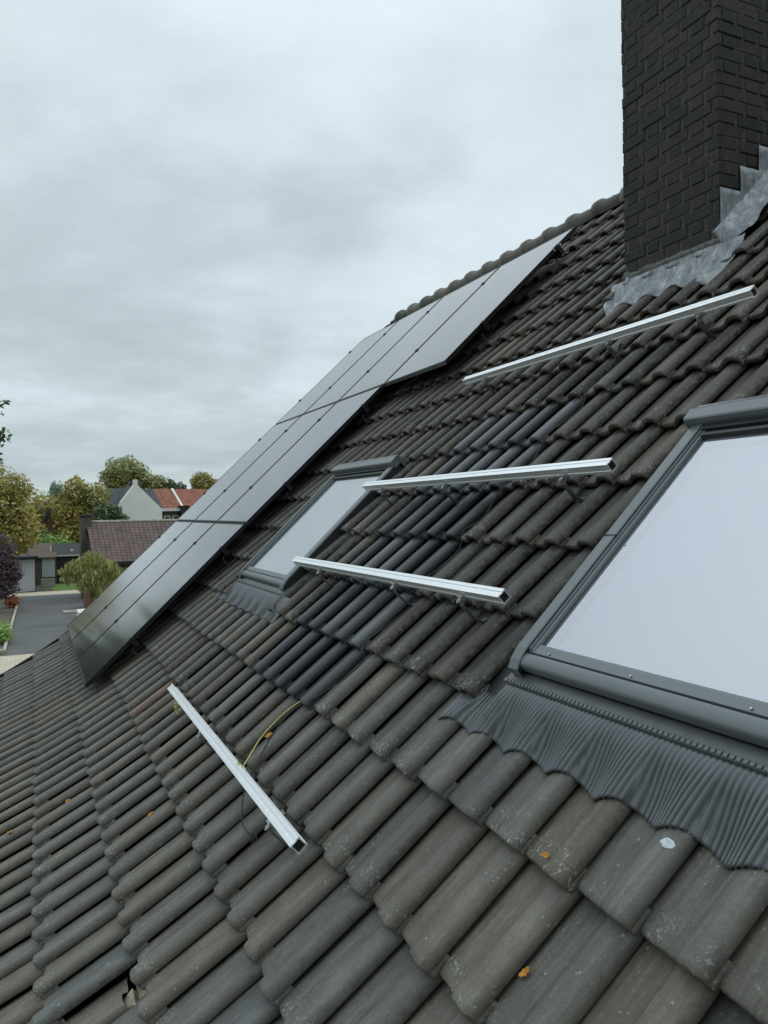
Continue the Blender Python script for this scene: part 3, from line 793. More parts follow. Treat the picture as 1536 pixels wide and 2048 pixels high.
# dark rails under the panels (their ends show along the right edge of the array)
for r_, v in enumerate(ROWV):
    for j, cv in enumerate(clampV):
        y1 = (PYs[2]-PW_-.035) if r_ < 2 else (PYs[2]-1.165+.005-PW_-.035)
        org = RP(y1, v+cv, HP-.037-dev(v+cv))
        e = empty('panel_rail', org, 'black rail end under the %s row of solar panels, %s of its two' % (rown[r_], 'lower' if j == 0 else 'upper'), 'mounting rail', 'black rails under the solar panels')
        m = MB(); m.box(org, RAX, (-(PYs[0]+.03-y1),-.02,-.042), (0,.02,0)); m.build('rail_profile', M['blackframe'], e, bevel=.001)
        k = MB(); pts=[RP(y1+.06, v+cv-.03, .055), RP(y1+.06, v+cv-.05, .05), RP(y1+.055, v+cv-.06, .02), RP(y1+.05,v+cv-.05,-.025), RP(y1+.05,v+cv+.1,-.035)]
        k.tube(pts, .007, 6); k.build('roof_hook', M['darkmetal'], e)

# ------------------------------------------------------------------ cables, leaves, dropping
m = MB(); m.tube(spline([RP(3.262,.205,-.012), RP(3.275,.16,.0), RP(3.283,.079,.012), RP(3.245,-.032,.03), RP(3.15,-.125,.05), RP(3.085,-.165,.068), RP(3.06,-.170,.085)]), .0027, 6)
ring=[RP(3.06+.022*math.cos(a), -.165+.012*math.cos(a)*.3, .084+.022*math.sin(a)) for a in np.linspace(0, 5.6, 16)]
m.tube(spline(ring,3), .0032, 6)
tag(m.build('cable', M['yellow'], None, origin=RP(3.262,.2,0), smooth=True), 'thin yellow green earth wire arching from the tiles to the lowest rail', 'cable')
m = MB(); m.tube(spline([RP(3.24,.21,-.015), RP(3.245,.10,.006), RP(3.20,-.03,.010), RP(3.12,-.13,.012), RP(3.05,-.22,.012), RP(2.86,-.30,.008), RP(2.735,-.30,.004)]), .0028, 6)
for a in (0,1,2): m.tube(spline([RP(2.72+.02*a,-.30+.01*a,.006), RP(2.69,-.28,.022), RP(2.67+.012*a,-.295-.01*a,.006)]), .003, 5)
tag(m.build('cable', M['blackcable'], None, origin=RP(3.24,.2,0), smooth=True), 'thin black cable beside the yellow wire, running under the lowest rail', 'cable')
m = MB(); pts=[]
for (y,v) in ((3.215,.215),(3.175,.36),(3.170,.50),(3.172,.56),(3.178,.70),(3.172,.86),(3.168,.905),(3.166,1.05),(3.174,1.2),(3.170,1.255),(3.164,1.4),(3.170,1.58),(3.16,1.62),(3.172,1.8),(3.166,1.94),(3.178,2.06),(3.163,2.2),(3.155,2.29),(3.16,2.4),(3.14,2.52)):
    tp = (v-V0)%G
    pts.append(RP(y, v, -.036-tp*TILT+.010+ (.012 if tp < .03 else 0)))
m.tube(spline(pts,4), .0035, 6)
m.tube(spline([RP(3.14,2.52,.0), RP(3.10,2.57,.03), RP(3.06,2.52,.05), RP(3.05,2.44,.02), RP(3.09,2.40,-.005), RP(3.13,2.46,.01)],6), .0035, 6)
tag(m.build('cable', M['blackcable'], None, origin=RP(3.2,.2,0), smooth=True), 'long black cable running up the roof along the newer tiles', 'cable')
m = MB()
for a in range(6):
    y0_=4.37+random.uniform(-.03,.03); m.tube(spline([RP(y0_,-.20,.045), RP(y0_+random.uniform(-.05,.05),-.225,.06+random.uniform(-.01,.02)), RP(y0_+random.uniform(-.03,.06),-.255,.035)],4), .0028, 5)
tag(m.build('cable_tie', M['yellow'], None, origin=RP(4.37,-.21,.05), smooth=True), 'tangle of pale yellow tie ends at the far end of the lowest rail', 'cable tie')

def leaf(y, v, size, rot, label, tilt=.3):
    m = MB(); tp=(v-V0)%G; Yc=y
    hb = tile_profile(y)-tp*TILT+.006 + dev(v)*0
    P=[]
    for i in range(9):
        t=-1+2*i/8; w=(1-t*t)**.7*.52*(1+.25*math.sin(i*2.1)); row=[]
        for j in range(5):
            q=-1+2*j/4
            a=t*size; b=q*w*size
            x2=a*math.cos(rot)-b*math.sin(rot); y2=a*math.sin(rot)+b*math.cos(rot)
            row.append(RP(y-x2, v+y2, hb+.006*abs(q)*size/.02+.004*t*t))
        P.append(row)
    m.grid(P)
    o=m.build('fallen_leaf', M['leaf'], None, origin=RP(y,v,hb), smooth=True); o.modifiers.new('solid','SOLIDIFY').thickness=.0008
    tag(o, label, 'leaf')
leaf(1.403,-.005,.016,1.2,'orange leaf caught in the tile seam low in the foreground')
leaf(3.385,-.007,.026,.6,'orange leaf on a tile between the lowest rail and the newer tiles')
leaf(4.70,-1.0,.022,.5,'orange leaf on a tile midway up the left edge')
leaf(3.70,-.615,.02,.7,'orange leaf on the tiles left of the lowest rail')
leaf(1.508,.222,.013,.2,'small orange leaf on a tile nose below the large skylight')
leaf(4.85,-1.34,.02,.5,'orange leaf on the outermost tiles at the left edge')
leaf(4.16,-1.08,.014,.8,'tiny orange leaf on the tiles near the left edge')
m = MB()
for (y,v,rx,ry) in ((1.250,.385,.017,.012),):
    tp=(v-V0)%G; ct=[]
    for rr, dh in ((0,.0025),(.6,.0022),(1,.0006)):
        row=[]
        for a in range(20):
            an=a/20*2*math.pi; q=rr*(1+.22*mnoise.noise((math.cos(an)*2+y*9,math.sin(an)*2,0)))
            yy=y-q*rx*math.cos(an); vx=v+q*ry*math.sin(an)
            row.append(RP(yy, vx, tile_profile(yy)-((vx-V0)%G)*TILT+dh+.001))
        ct.append(row)
    m.grid(ct, close=True)
tag(m.build('bird_dropping', M['dropping'], None, origin=RP(1.21,.37,0), smooth=True), 'pale bird dropping splashed on a tile below the pleated flashing', 'bird dropping')

# ------------------------------------------------------------------ ground and surroundings
def sheet(name, poly, z, mm):
    me=MB(); me.add([(x,y,z) for x,y in poly], [tuple(range(len(poly)))]); return tag(me.build(name, mm), kind='structure')
sheet('ground', [(-400,-300),(400,-300),(400,600),(-400,600)], 0, M['ground'])
sheet('driveway', [(-.95,30.6),(2.9,30.6),(2.9,52.6),(-.72,52.6)], .008, M['asphalt'])
sheet('pavement', [(-14,18.5),(14,18.5),(14,30.6),(-14,30.6)], .006, M['paving'])
sheet('street', [(-40,9),(40,9),(40,18.2),(-40,18.2)], .004, M['asphalt'])
sheet('path', [(-6,52.6),(6,52.6),(6,55.0),(-6,55.0)], .006, M['paving'])
sheet('lawn', [(1.15,55.1),(6,55.1),(6,60.6),(1.15,60.6)], .012, M['grass'])
sheet('flower_bed', [(-6,31.6),(-1.08,31.6),(-.86,52.3),(-6,52.3)], .01, M['soil'])
k = MB(); k.box((-1.02,31.4,0), (Vector((1,0,0)), Vector((.0108,1,0)).normalized(), Vector((0,0,1))), (-.05,0,0), (.05,21,.12)); tag(k.build('kerb', M['concrete'], bevel=.01), kind='structure')
k = MB(); k.box((0,0,0), WAX, (-6,31.35,0), (-1.0,31.55,.12)); tag(k.build('kerb', M['concrete'], bevel=.01), kind='structure')

def crown_mb(blobs, n, size, seed, flat=.6, droop=0):
    """leaf clumps spread through several blobs (centre, radii)"""
    r = np.random.default_rng(seed); mb = MB(); 
    vol = np.array([b[1][0]*b[1][1]*b[1][2] for b in blobs])**.7; vol/=vol.sum()
    vs=[]; fs=[]; ts=[]
    for bi, (ctr, rad) in enumerate(blobs):
        k=int(n*vol[bi]); d=r.normal(size=(k,3)); d/=np.linalg.norm(d,axis=1)[:,None]
        rr=r.uniform(.25,1,k)**.45
        # lumpy surface
        f=np.array([1+.35*mnoise.noise((x*2.2+bi*3.1, y*2.2, z*2.2+seed)) for x,y,z in d])
        p=np.array(ctr)+d*(rr*f)[:,None]*np.array(rad)
        for i in range(k):
            sz=size*r.uniform(.6,1.3); nr=d[i]*.8+np.array([0,0,.55])+r.normal(size=3)*.55; nr/=np.linalg.norm(nr)+1e-9; a=np.cross(nr,r.normal(size=3)); a/=np.linalg.norm(a)+1e-9
            if droop: a=np.array([a[0]*.45,a[1]*.45,-1.0]); a/=np.linalg.norm(a)
            b=np.cross(a, nr if not droop else r.normal(size=3)); b/=np.linalg.norm(b)+1e-9
            base=len(vs); q=p[i]
            vs += [tuple(q-a*sz), tuple(q+b*sz*flat-a*sz*.1), tuple(q+a*sz), tuple(q-b*sz*flat-a*sz*.1)]
            fs.append((base,base+1,base+2,base+3))
            hue=min(1,max(0,r.normal(.45+.3*mnoise.noise((q[0]*.35+seed,q[1]*.35,q[2]*.35)),.22)))
            ts += [(hue, r.random(), 0, 1)]*4
    mb.v=vs; mb.f=fs; mb.m=[0]*len(fs); mb.t=ts
    return mb
def tree(name, base, blobs, n, size, leafm, label, cat='tree', group=None, trunk_r=.25, seed=1, flat=.6, droop=0):
    e = empty(name, base, label, cat, group)
    crown_mb(blobs, n, size, seed, flat, droop).build('crown', LEAF[leafm], e)
    t = MB(); b = Vector(base); r=random.Random(seed)
    top = sum((Vector(x[0]) for x in blobs), Vector())/len(blobs)
    mid = b.lerp(top,.5)+Vector((r.uniform(-.2,.2),r.uniform(-.2,.2),0))*trunk_r*3
    t.tube(spline([b, b+(mid-b)*.6, mid, top],4), [trunk_r*(1-.75*i/12) for i in range(13)], 8)
    for (ctr, rad) in blobs:
        for q in range(2):
            tgt=Vector(ctr)+Vector((r.uniform(-.5,.5)*rad[0],r.uniform(-.5,.5)*rad[1],r.uniform(-.1,.6)*rad[2]))
            st=b.lerp(top, r.uniform(.35,.8)); mm=(st+tgt)/2+Vector((0,0,.15*(tgt-st).length))
            t.tube(spline([st,mm,tgt],3), [trunk_r*.4*(1-.8*i/6) for i in range(7)], 6)
    t.build('trunk', M['bark'], e, smooth=True)
    return e
TG='trees behind the houses'
# big chestnut on the left
tree('chestnut_tree', (-2.6,50.0,0), [((-3.0,50,6.2),(2.6,2.2,2.0)), ((-1.5,49.6,5.2),(1.5,1.6,1.7)), ((-.9,49.6,6.6),(1.0,1.2,.9)), ((-.6,49.6,4.2),(1.15,1.4,1.5)), ((-2.6,49,3.6),(2.2,1.8,1.6))], 9500, .12, 'autumn', 'tall autumn chestnut with yellowing crown at the left edge', trunk_r=.3, seed=3)
tree('copper_beech', (-2.3,44.0,0), [((-2.2,44.4,3.1),(1.5,1.2,1.3)), ((-1.6,44.2,2.2),(1.15,1.0,1.1)), ((-1.5,44.0,1.3),(.85,.8,.6)), ((-1.0,44.4,2.0),(.42,.6,.6))], 8500, .07, 'purple', 'dark purple leaved tree in front of the grey garage door', trunk_r=.14, seed=5)
tree('tall_tree', (-4.6,23,0), [((-1.35,22.3,7.7),(.75,.6,.5)), ((-1.15,22.2,7.0),(.55,.5,.35)), ((-1.05,22.2,6.45),(.42,.4,.28)), ((-.62,22.2,7.15),(.13,.15,.10)), ((-.58,22.2,7.0),(.10,.1,.12)), ((-.62,22.2,7.95),(.26,.2,.05)), ((-.95,22.2,7.6),(.3,.2,.06)), ((-.93,22.2,6.2),(.2,.2,.1)), ((-3.6,23,7.3),(1.9,1.8,1.7)), ((-5.6,23.2,6.0),(2.4,2.2,2.2)), ((-3.4,23,4.6),(1.7,1.6,1.4)), ((-6.4,23.4,8.4),(1.8,1.8,1.4)), ((-2.75,23,6.1),(1.15,1.3,1.7)), ((-2.5,23,4.0),(1.1,1.3,1.6)), ((-2.35,22.6,5.2),(.95,1.2,1.2)), ((-4.2,24,5.8),(2.0,1.6,2.2))], 16000, .085, 'dark', 'near tree whose dark twigs reach in at the left edge against the sky', trunk_r=.22, seed=8)
tree('lime_tree', (10.6,99.6,0), [((10.5,99.6,10.3),(2.5,2.4,1.9)), ((8.9,99.8,9.2),(1.6,1.6,1.6)), ((12.2,99,9.2),(1.7,1.6,1.5)), ((10.5,99.4,7.6),(3.0,2.2,1.8))], 6000, .19, 'yellowgreen', 'round yellow green tree rising behind the white gable', group=TG, trunk_r=.35, seed=11)
tree('lime_tree', (14.5,98,0), [((14.0,98,8.6),(1.2,1.2,1.2)), ((14.6,97.9,7.5),(1.5,1.4,1.4))], 1700, .19, 'yellowgreen', 'small pale tree just right of the white gable chimney', group=TG, trunk_r=.2, seed=12)
tree('lime_tree', (16.2,97.3,0), [((15.5,97.4,8.3),(.7,.8,1.0)), ((16.6,97.2,7.9),(.9,.9,.9)), ((16,97.2,7),(1.4,1.1,.9))], 1500, .18, 'dark', 'ragged small tree showing above the orange roof', group=TG, trunk_r=.18, seed=13)
tree('lime_tree', (19.3,95.6,0), [((19.0,95.8,8.7),(1.5,1.4,1.3)), ((20.2,95.4,7.9),(1.5,1.3,1.3))], 2200, .19, 'autumn', 'orange tinted tree above the orange roof, nearest the panels', group=TG, trunk_r=.25, seed=14)
tree('lime_tree', (3.6,69.8,0), [((3.3,69.9,6.9),(1.2,1.2,1.3)), ((4.7,69.4,6.4),(1.3,1.2,1.3)), ((2.5,70,5.4),(1.2,1.2,1.2)), ((3.8,69.5,4.6),(1.6,1.4,1.6)), ((5.3,69.6,4.9),(1.0,1.0,1.2)), ((3.4,69.3,3.0),(1.7,1.4,1.4))], 7500, .15, 'autumn', 'bushy olive green tree left of the slate roof', group=TG, trunk_r=.28, seed=15)
tree('lime_tree', (5.2,58,0), [((4.9,58.2,4.9),(1.05,1.0,.9)), ((5.7,57.9,4.3),(.75,.8,.7)), ((4.3,58,3.9),(.8,.8,.8))], 3200, .12, 'dark', 'dark green tree in front of the white gable wall', group=TG, trunk_r=.16, seed=16)
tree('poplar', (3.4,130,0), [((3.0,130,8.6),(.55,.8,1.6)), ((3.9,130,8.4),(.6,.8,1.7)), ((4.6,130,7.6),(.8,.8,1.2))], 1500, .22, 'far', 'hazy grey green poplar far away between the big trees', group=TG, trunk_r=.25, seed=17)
tree('round_bush', (1.3,65.3,0), [((.9,65.3,2.3),(1.1,1,1.35)), ((1.9,65.1,2.1),(1.0,1,1.25))], 3600, .12, 'bush', 'bright green rounded bush behind the sheds', 'bush', trunk_r=.12, seed=18)
tree('background_tree', (-1.5,78,0), [((-2,78,5),(4,2,3.2)), ((2.2,78,4.2),(2.6,2,2.6)), ((1.2,80,5.6),(1.6,1.5,1.4))], 4500, .2, 'autumn', 'olive tree mass behind the brick gable and bush', group=TG, trunk_r=.3, seed=19)
tree('background_tree', (8,118,0), [((6,118,5.5),(4,2.5,3)), ((12,118,5.5),(5,2.5,3)), ((20,115,5.2),(6,2.5,2.8)), ((28,112,5.2),(6,2.5,2.8))], 5500, .28, 'green', 'low green trees filling the gap behind the white house', group=TG, trunk_r=.3, seed=20)
tree('sumac_tree', (2.55,38.6,0), [((2.45,38.4,2.85),(.55,.6,.38)), ((1.8,38.3,2.55),(.5,.5,.33)), ((3.1,38.3,2.5),(.55,.5,.35)), ((2.5,38.2,2.15),(.75,.6,.42)), ((3.6,38.3,2.2),(.5,.45,.3)), ((1.45,38.4,2.05),(.4,.35,.28)), ((2.95,38.2,1.55),(.55,.5,.42)), ((2.2,38.4,1.65),(.42,.4,.35)), ((2.85,38.4,.95),(.38,.4,.4)), ((1.25,38.4,2.35),(.25,.3,.16)), ((3.95,38.3,1.9),(.3,.3,.25))], 2300, .135, 'yellowgreen', 'small tree with drooping leaves in front of the brown tiled garage', trunk_r=.05, seed=21, flat=.26, droop=1)
tree('hydrangea', (-1.35,34.3,0), [((-1.4,34.4,.42),(.62,.8,.4)), ((-1.25,33.6,.35),(.5,.6,.34))], 1500, .06, 'hydrangea', 'bright green hydrangea with pinkish heads beside the driveway', 'shrub', trunk_r=.03, seed=22)
tree('rust_shrub', (-1.15,46.4,0), [((-1.1,46.4,.35),(.40,.5,.33))], 700, .06, 'rust', 'small rust red shrub at the edge of the flower bed', 'shrub', trunk_r=.03, seed=23)

# simple buildings
def frame_at(p0, p1):
    a=Vector((p1[0]-p0[0],p1[1]-p0[1],0)).normalized(); return a, Vector((-a.y,a.x,0)), Vector((0,0,1))
def roof_quad(mb, a, b, c2, d, mi=0, th=.06):
    """a,b lower edge; c2,d upper edge (same order as a,b)"""
    a,b,c2,d=map(Vector,(a,b,c2,d)); n=(b-a).cross(c2-a).normalized()
    w=(b-a).length; l=(c2-a).length; sh=(c2-a).dot((b-a).normalized())
    vs=[a,b,d,c2]; uv=[(0,0),(w,0),(sh+(d-c2).length,l),(sh,l)]
    mb.add(vs, [(0,1,2,3)], mi, uvs=uv)
    mb.add([v-n*th for v in vs], [(3,2,1,0)], mi, uvs=uv)
    q=vs+[v-n*th for v in vs]; mb.add(q, [(0,4,5,1),(1,5,6,2),(2,6,7,3),(3,7,4,0)], mi, uvs=uv+uv)

# row of old houses: slate part with a white gable, then orange tiled parts
A0=Vector((5.80,74.28,0)); A1=Vector((15.50,76.70,0))
ra, rb, rc = frame_at(A0, A1)        # along the ridge, away from us, up
def AP(t, d, z): return A0+ra*t+rb*d+rc*z
ZR, ZE = 7.32, 5.40
DE = -2.6                             # eaves lie this far in front of the ridge
def row_house(name, t0, t1, roofm, wallm, label, sub=None):
    e = empty(name, AP(t0, DE, 0), label, 'house')
    w = MB(); w.box(AP(0,0,0), (ra,rb,rc), (t0+.05,DE+.25,0), (t1-.05,-DE-.25,ZE-.02)); 
    for t in (t0+.05, t1-.05): w.add([AP(t,DE+.25,ZE-.02),AP(t,0,ZR-.15),AP(t,-DE-.25,ZE-.02)],[(0,1,2)])
    w.build('wall', wallm, e)
    r = MB(); roof_quad(r, AP(t0,DE,ZE), AP(t1,DE,ZE), AP(t0,0,ZR), AP(t1,0,ZR)); roof_quad(r, AP(t1,-DE,ZE), AP(t0,-DE,ZE), AP(t1,0,ZR), AP(t0,0,ZR))
    ro = r.build('roof', roofm, e)
    return e, ro
e, ro = row_house('slate_house', -.6, 4.69, M['slate'], M['whitewash'], 'old house with grey slate roof and whitewashed gable wing')
# gable wing of the slate house
gw = MB(); gt0, gt1, gz = .25, 4.42, 7.6; gm = 2.04
D1 = -2.75
gp=[(gt0-.2,0),(gt0-.2,5.3),(gm-.17,gz-.05),(gm-.17,gz+.45),(gm+.17,gz+.45),(gm+.17,gz-.05),(gt1+.02,5.4),(gt1+.02,0)]
gw.add([AP(t,D1,z) for t,z in gp]+[AP(t,D1+.3,z) for t,z in gp],[tuple(range(8)),tuple(range(8,16))[::-1]]+[(i,(i+1)%8,8+(i+1)%8,8+i) for i in range(8)][::1])
gw.build('gable_wall', M['whitewash'], e)
gr = MB(); roof_quad(gr, AP(gt0-.3,D1+.1,5.2), AP(gt0-.3,0,5.2), AP(gm,D1+.1,gz-.15), AP(gm,0,gz-.15)); roof_quad(gr, AP(gt1+.05,0,5.3), AP(gt1+.05,D1+.1,5.3), AP(gm,0,gz-.15), AP(gm,D1+.1,gz-.15)); gr.build('gable_roof', M['slate'], e)
ch = MB(); ch.box(AP(0,0,0),(ra,rb,rc),(-.15,-.2,7.0),(.15,.2,7.62)); ch.build('chimney', M['whitewash'], ro)
ch = MB(); ch.box(AP(0,0,0),(ra,rb,rc),(3.0,1.2,7.0),(4.1,1.9,8.1)); ch.build('chimney', M['greybrick'], ro)
e2, ro2 = row_house('orange_roofed_house', 4.69, 6.55, M['orange'], M['greybrick'], 'low house with plain orange tiled roof and white fascia next to the slate roof')
fs_ = MB(); fs_.box(AP(0,0,0),(ra,rb,rc),(4.45,DE-.12,ZE-.22),(6.5,DE-.02,ZE+.05)); fs_.build('fascia', M['white'], e2)
for t in (4.8, 5.6):
    w = MB(); w.box(AP(0,0,0),(ra,rb,rc),(t,DE+.2,3.6),(t+.55,DE+.26,4.75)); q=w.build('window', M['white'], e2)
    w = MB(); w.box(AP(0,0,0),(ra,rb,rc),(t+.08,DE+.185,3.68),(t+.47,DE+.198,4.67)); w.build('pane', M['pane'], q)
e3, ro3 = row_house('pantiled_house', 6.61, 14, M['orange2'], M['greybrick'], 'house with ribbed orange pantile roof, farthest right in the row')
vv2 = MB(); roof_quad(vv2, AP(6.5,DE,ZE+.06), AP(6.72,DE,ZE+.06), AP(6.5,0,ZR+.06), AP(6.72,0,ZR+.06)); vv2.build('verge', M['white'], e3)
dc = MB(); dc.box(AP(0,0,0),(ra,rb,rc),(6.2,DE-.5,4.2),(6.95,DE+.3,5.6)); dc.box(AP(0,0,0),(ra,rb,rc),(6.15,DE-.55,5.6),(7.0,DE+.35,5.68)); dc.build('dormer', M['bargeboard'], e3)

# brown tiled garage with its chimney
gl0=Vector((2.84,49.25,0)); ga,gb,gc=frame_at((2.84,49.25),(8.0,49.7))
def GP(t,d,z): return gl0+ga*t+gb*d+gc*z
e = empty('brown_roofed_garage', GP(0,-2.4,0), 'garage with brown clay tile roof and a small chimney on its left gable', 'garage')
w = MB(); w.box(gl0,(ga,gb,gc),(.1,-2.0,0),(6,2.0,2.2))
for t in (.1,6): w.add([GP(t,-2.0,2.2),GP(t,0,4.3),GP(t,2.0,2.2)],[(0,1,2)])
w.build('wall', M['greybrick'], e)
r = MB(); roof_quad(r, GP(.05,-2.5,2.25), GP(6.2,-2.5,2.25), GP(.05,0,4.55), GP(6.2,0,4.55)); roof_quad(r, GP(6.2,2.4,2.25), GP(.05,2.4,2.25), GP(6.2,0,4.55), GP(.05,0,4.55)); ro=r.build('roof', M['brownroof'], e)
rt = MB()
for i in range(18): rt.tube([GP(.05+.34*i,0,4.53),GP(.05+.34*i+.33,0,4.53)], [.11,.095], 8)
rt.build('ridge', M['stonewall'], ro)
b = MB(); b.box(gl0,(ga,gb,gc),(-.06,-2.4,2.1),(.05,0,2.2)); 
b.add([GP(-.03,-2.45,2.0),GP(-.03,-2.45,2.3),GP(-.03,0,4.55),GP(-.03,0,4.1)],[(0,1,2,3)]); b.build('bargeboard', M['bargeboard'], e)
g = MB(); g.box(gl0,(ga,gb,gc),(.05,-2.62,2.08),(6.2,-2.5,2.24)); g.build('gutter', M['bargeboard'], e)
ch = MB(); ch.box(gl0,(ga,gb,gc),(-.28,-.35,0),(.30,.35,4.85)); cc=ch.build('chimney', M['greybrick'], e); 
cp = MB(); cp.box(gl0,(ga,gb,gc),(-.34,-.42,4.85),(.36,.42,4.98)); cp.build('chimney_cap', M['bargeboard'], cc)

# grey garage with ribbed door
ga,gb,gc = frame_at((0,0),(1,.20))
o_=Vector((.12,55.2,0))
e = empty('flat_roofed_garage', o_, 'flat roofed garage with pale grey ribbed door at the end of the driveway', 'garage')
w = MB(); w.box(o_,(ga,gb,gc),(-2.6,0.06,0),(0,5,2.15)); w.build('wall', M['blackwood'], e)
d = MB(); d.box(o_,(ga,gb,gc),(-2.5,0,0.05),(-.05,.05,2.12)); d.build('garage_door', M['doorgrey'], e)
r = MB(); r.box(o_,(ga,gb,gc),(-2.7,-.3,2.17),(.12,5.2,2.34)); r.build('roof', M['bargeboard'], e)
# second garage further back
o_=Vector((.55,60.3,0)); ga,gb,gc = frame_at((0,0),(1,0))
e = empty('low_garage', o_, 'low garage with brown roof and pale ribbed door, right of the flat roofed garage', 'garage')
w = MB(); w.box(o_,(ga,gb,gc),(-.7,.06,0),(.95,4,1.95)); w.build('wall', M['greybrick'], e)
d = MB(); d.box(o_,(ga,gb,gc),(.0,0,.55),(.85,.05,1.9)); d.build('garage_door', M['doorgrey'], e)
r = MB(); roof_quad(r, o_+Vector((-.9,-.25,1.98)), o_+Vector((1.0,-.25,1.98)), o_+Vector((-.9,3.5,2.9)), o_+Vector((1.0,3.5,2.9))); r.build('roof', simple('felt_roof',(.10,.075,.06),.9), e)
d = MB(); d.tube([o_+Vector((.62,1.2,2.2)),o_+Vector((.62,1.2,2.75))],.04,8); d.build('vent_pipe', M['white'], e)
w = MB(); w.box((0,0,0),WAX,(.45,58.6,0),(1.35,58.8,.55)); tag(w.build('low_wall', M['stonewall'], origin=(.45,58.6,0), bevel=.02), 'low pale garden wall beside the lawn', 'wall')
# black shed
o_=Vector((1.32,61.0,0)); e = empty('black_shed', o_, 'black boarded shed with charcoal roof and white edge strip', 'shed')
w = MB(); w.box(o_,WAX,(.05,.0,0),(3.2,2.6,2.0)); w.build('wall', M['blackwood'], e)
r = MB(); roof_quad(r, o_+Vector((0,-.2,2.05)), o_+Vector((3.3,-.2,2.05)), o_+Vector((0,1.4,2.85)), o_+Vector((3.3,1.4,2.85))); roof_quad(r, o_+Vector((3.3,3,2.05)), o_+Vector((0,3,2.05)), o_+Vector((3.3,1.4,2.85)), o_+Vector((0,1.4,2.85))); ro=r.build('roof', M['darkroof'], e)
w = MB(); w.box(o_+Vector((1.15,.25,2.30)),WAX,(0,-.02,0),(.22,.1,.14)); w.build('roof_window', M['white'], ro)
w = MB(); w.box(o_,WAX,(-.02,-.26,1.98),(3.3,-.21,2.05)); w.build('fascia', M['white'], e)
# brick gable half hidden in the trees
o_=Vector((.55,76.4,0)); e = empty('brick_house', o_, 'brick house with dark gable half hidden by trees', 'house')
w = MB(); pr=[(-.1,0),(-.1,4.0),(1.9,6.9),(3.9,4.0),(3.9,0)]
w.add([o_+Vector((x,0,z)) for x,z in pr]+[o_+Vector((x,6,z)) for x,z in pr],[tuple(range(5)),tuple(range(5,10))[::-1],(0,5,6,1),(3,8,9,4)]); w.build('wall', M['redbrick'], e)
r = MB(); roof_quad(r, o_+Vector((-.5,6,3.55)), o_+Vector((-.5,-.4,3.55)), o_+Vector((1.9,6,7.05)), o_+Vector((1.9,-.4,7.05)), th=.2); roof_quad(r, o_+Vector((4.3,-.4,3.55)), o_+Vector((4.3,6,3.55)), o_+Vector((1.9,-.4,7.05)), o_+Vector((1.9,6,7.05)), th=.2); r.build('roof', M['darkroof'], e)
w = MB(); w.box(o_,WAX,(-.42,-.35,2.9),(-.1,.1,3.9)); w.build('bay', M['bargeboard'], e)
# fence behind the garages, brown post wall, white boards
f = MB()
for i in range(22): f.box((-1.6+.14*i,63.5,0),WAX,(0,0,0),(.10,.03,2.75))
f.box((-1.6,63.54,0),WAX,(0,0,2.2),(3.1,.05,2.3))
tag(f.build('fence', M['fence'], origin=(-1.6,63.5,0)), 'weathered yellowish board fence behind the low garage', 'fence')
f = MB(); f.box((2.44,42.6,0),WAX,(0,0,0),(.33,2.2,1.05)); tag(f.build('brick_pillar', M['terracotta'], origin=(2.44,42.6,0), bevel=.01), 'brown brick pillar wall at the right of the driveway', 'wall')
f = MB(); f.box((1.9,39.2,0),WAX,(0,0,0),(1.0,1.6,.35)); tag(f.build('white_crate', M['white'], origin=(1.9,39.2,0), bevel=.02), 'white box standing at the right of the driveway', 'box')
f = MB(); f.box((1.35,42.2,.02),WAX,(0,0,0),(1.1,.5,.05)); f.box((1.35,42.9,.02),WAX,(0,0,0),(1.1,.3,.05)); tag(f.build('boards', M['concrete'], origin=(1.35,42.2,0)), 'pale boards lying flat on the driveway', 'board')

# ------------------------------------------------------------------ sky, sun
SUN_EL, SUN_AZ = math.radians(47), math.radians(80)      # azimuth measured clockwise from +Y
w = bpy.data.worlds.new('World'); S.world = w; w.use_nodes = True
nt = w.node_tree; nt.nodes.clear()
out = N(nt,'ShaderNodeOutputWorld'); bgs = N(nt,'ShaderNodeBackground'); bgc = N(nt,'ShaderNodeBackground'); mx = N(nt,'ShaderNodeMixShader')
sk = N(nt,'ShaderNodeTexSky', sky_type='NISHITA', sun_disc=False, sun_elevation=SUN_EL, sun_rotation=SUN_AZ)
L(nt, sk.outputs[0], bgs.inputs[0]); bgs.inputs[1].default_value = .08
tc = N(nt,'ShaderNodeTexCoord'); sp = N(nt,'ShaderNodeSeparateXYZ'); L(nt, tc.outputs['Generated'], sp.inputs[0])
zz = mth(nt,'ADD', mth(nt,'MAXIMUM', sp.outputs[2], 0.0), .16)
cbn = N(nt,'ShaderNodeCombineXYZ'); L(nt, mth(nt,'DIVIDE', sp.outputs[0], zz), cbn.inputs[0]); L(nt, mth(nt,'DIVIDE', sp.outputs[1], zz), cbn.inputs[1])
cv = mapping(nt, cbn.outputs[0], (1,1,1), (2.3, 1.1, 0))
n1 = noise(nt, cv, .5, 4, .5); n2 = noise(nt, cv, 1.7, 5, .55)
nn = mth(nt,'ADD', mth(nt,'MULTIPLY', n1, .68), mth(nt,'MULTIPLY', n2, .32))
nn = mth(nt,'ADD', nn, mth(nt,'MULTIPLY', mth(nt,'SUBTRACT', sp.outputs[2], .26), .30))
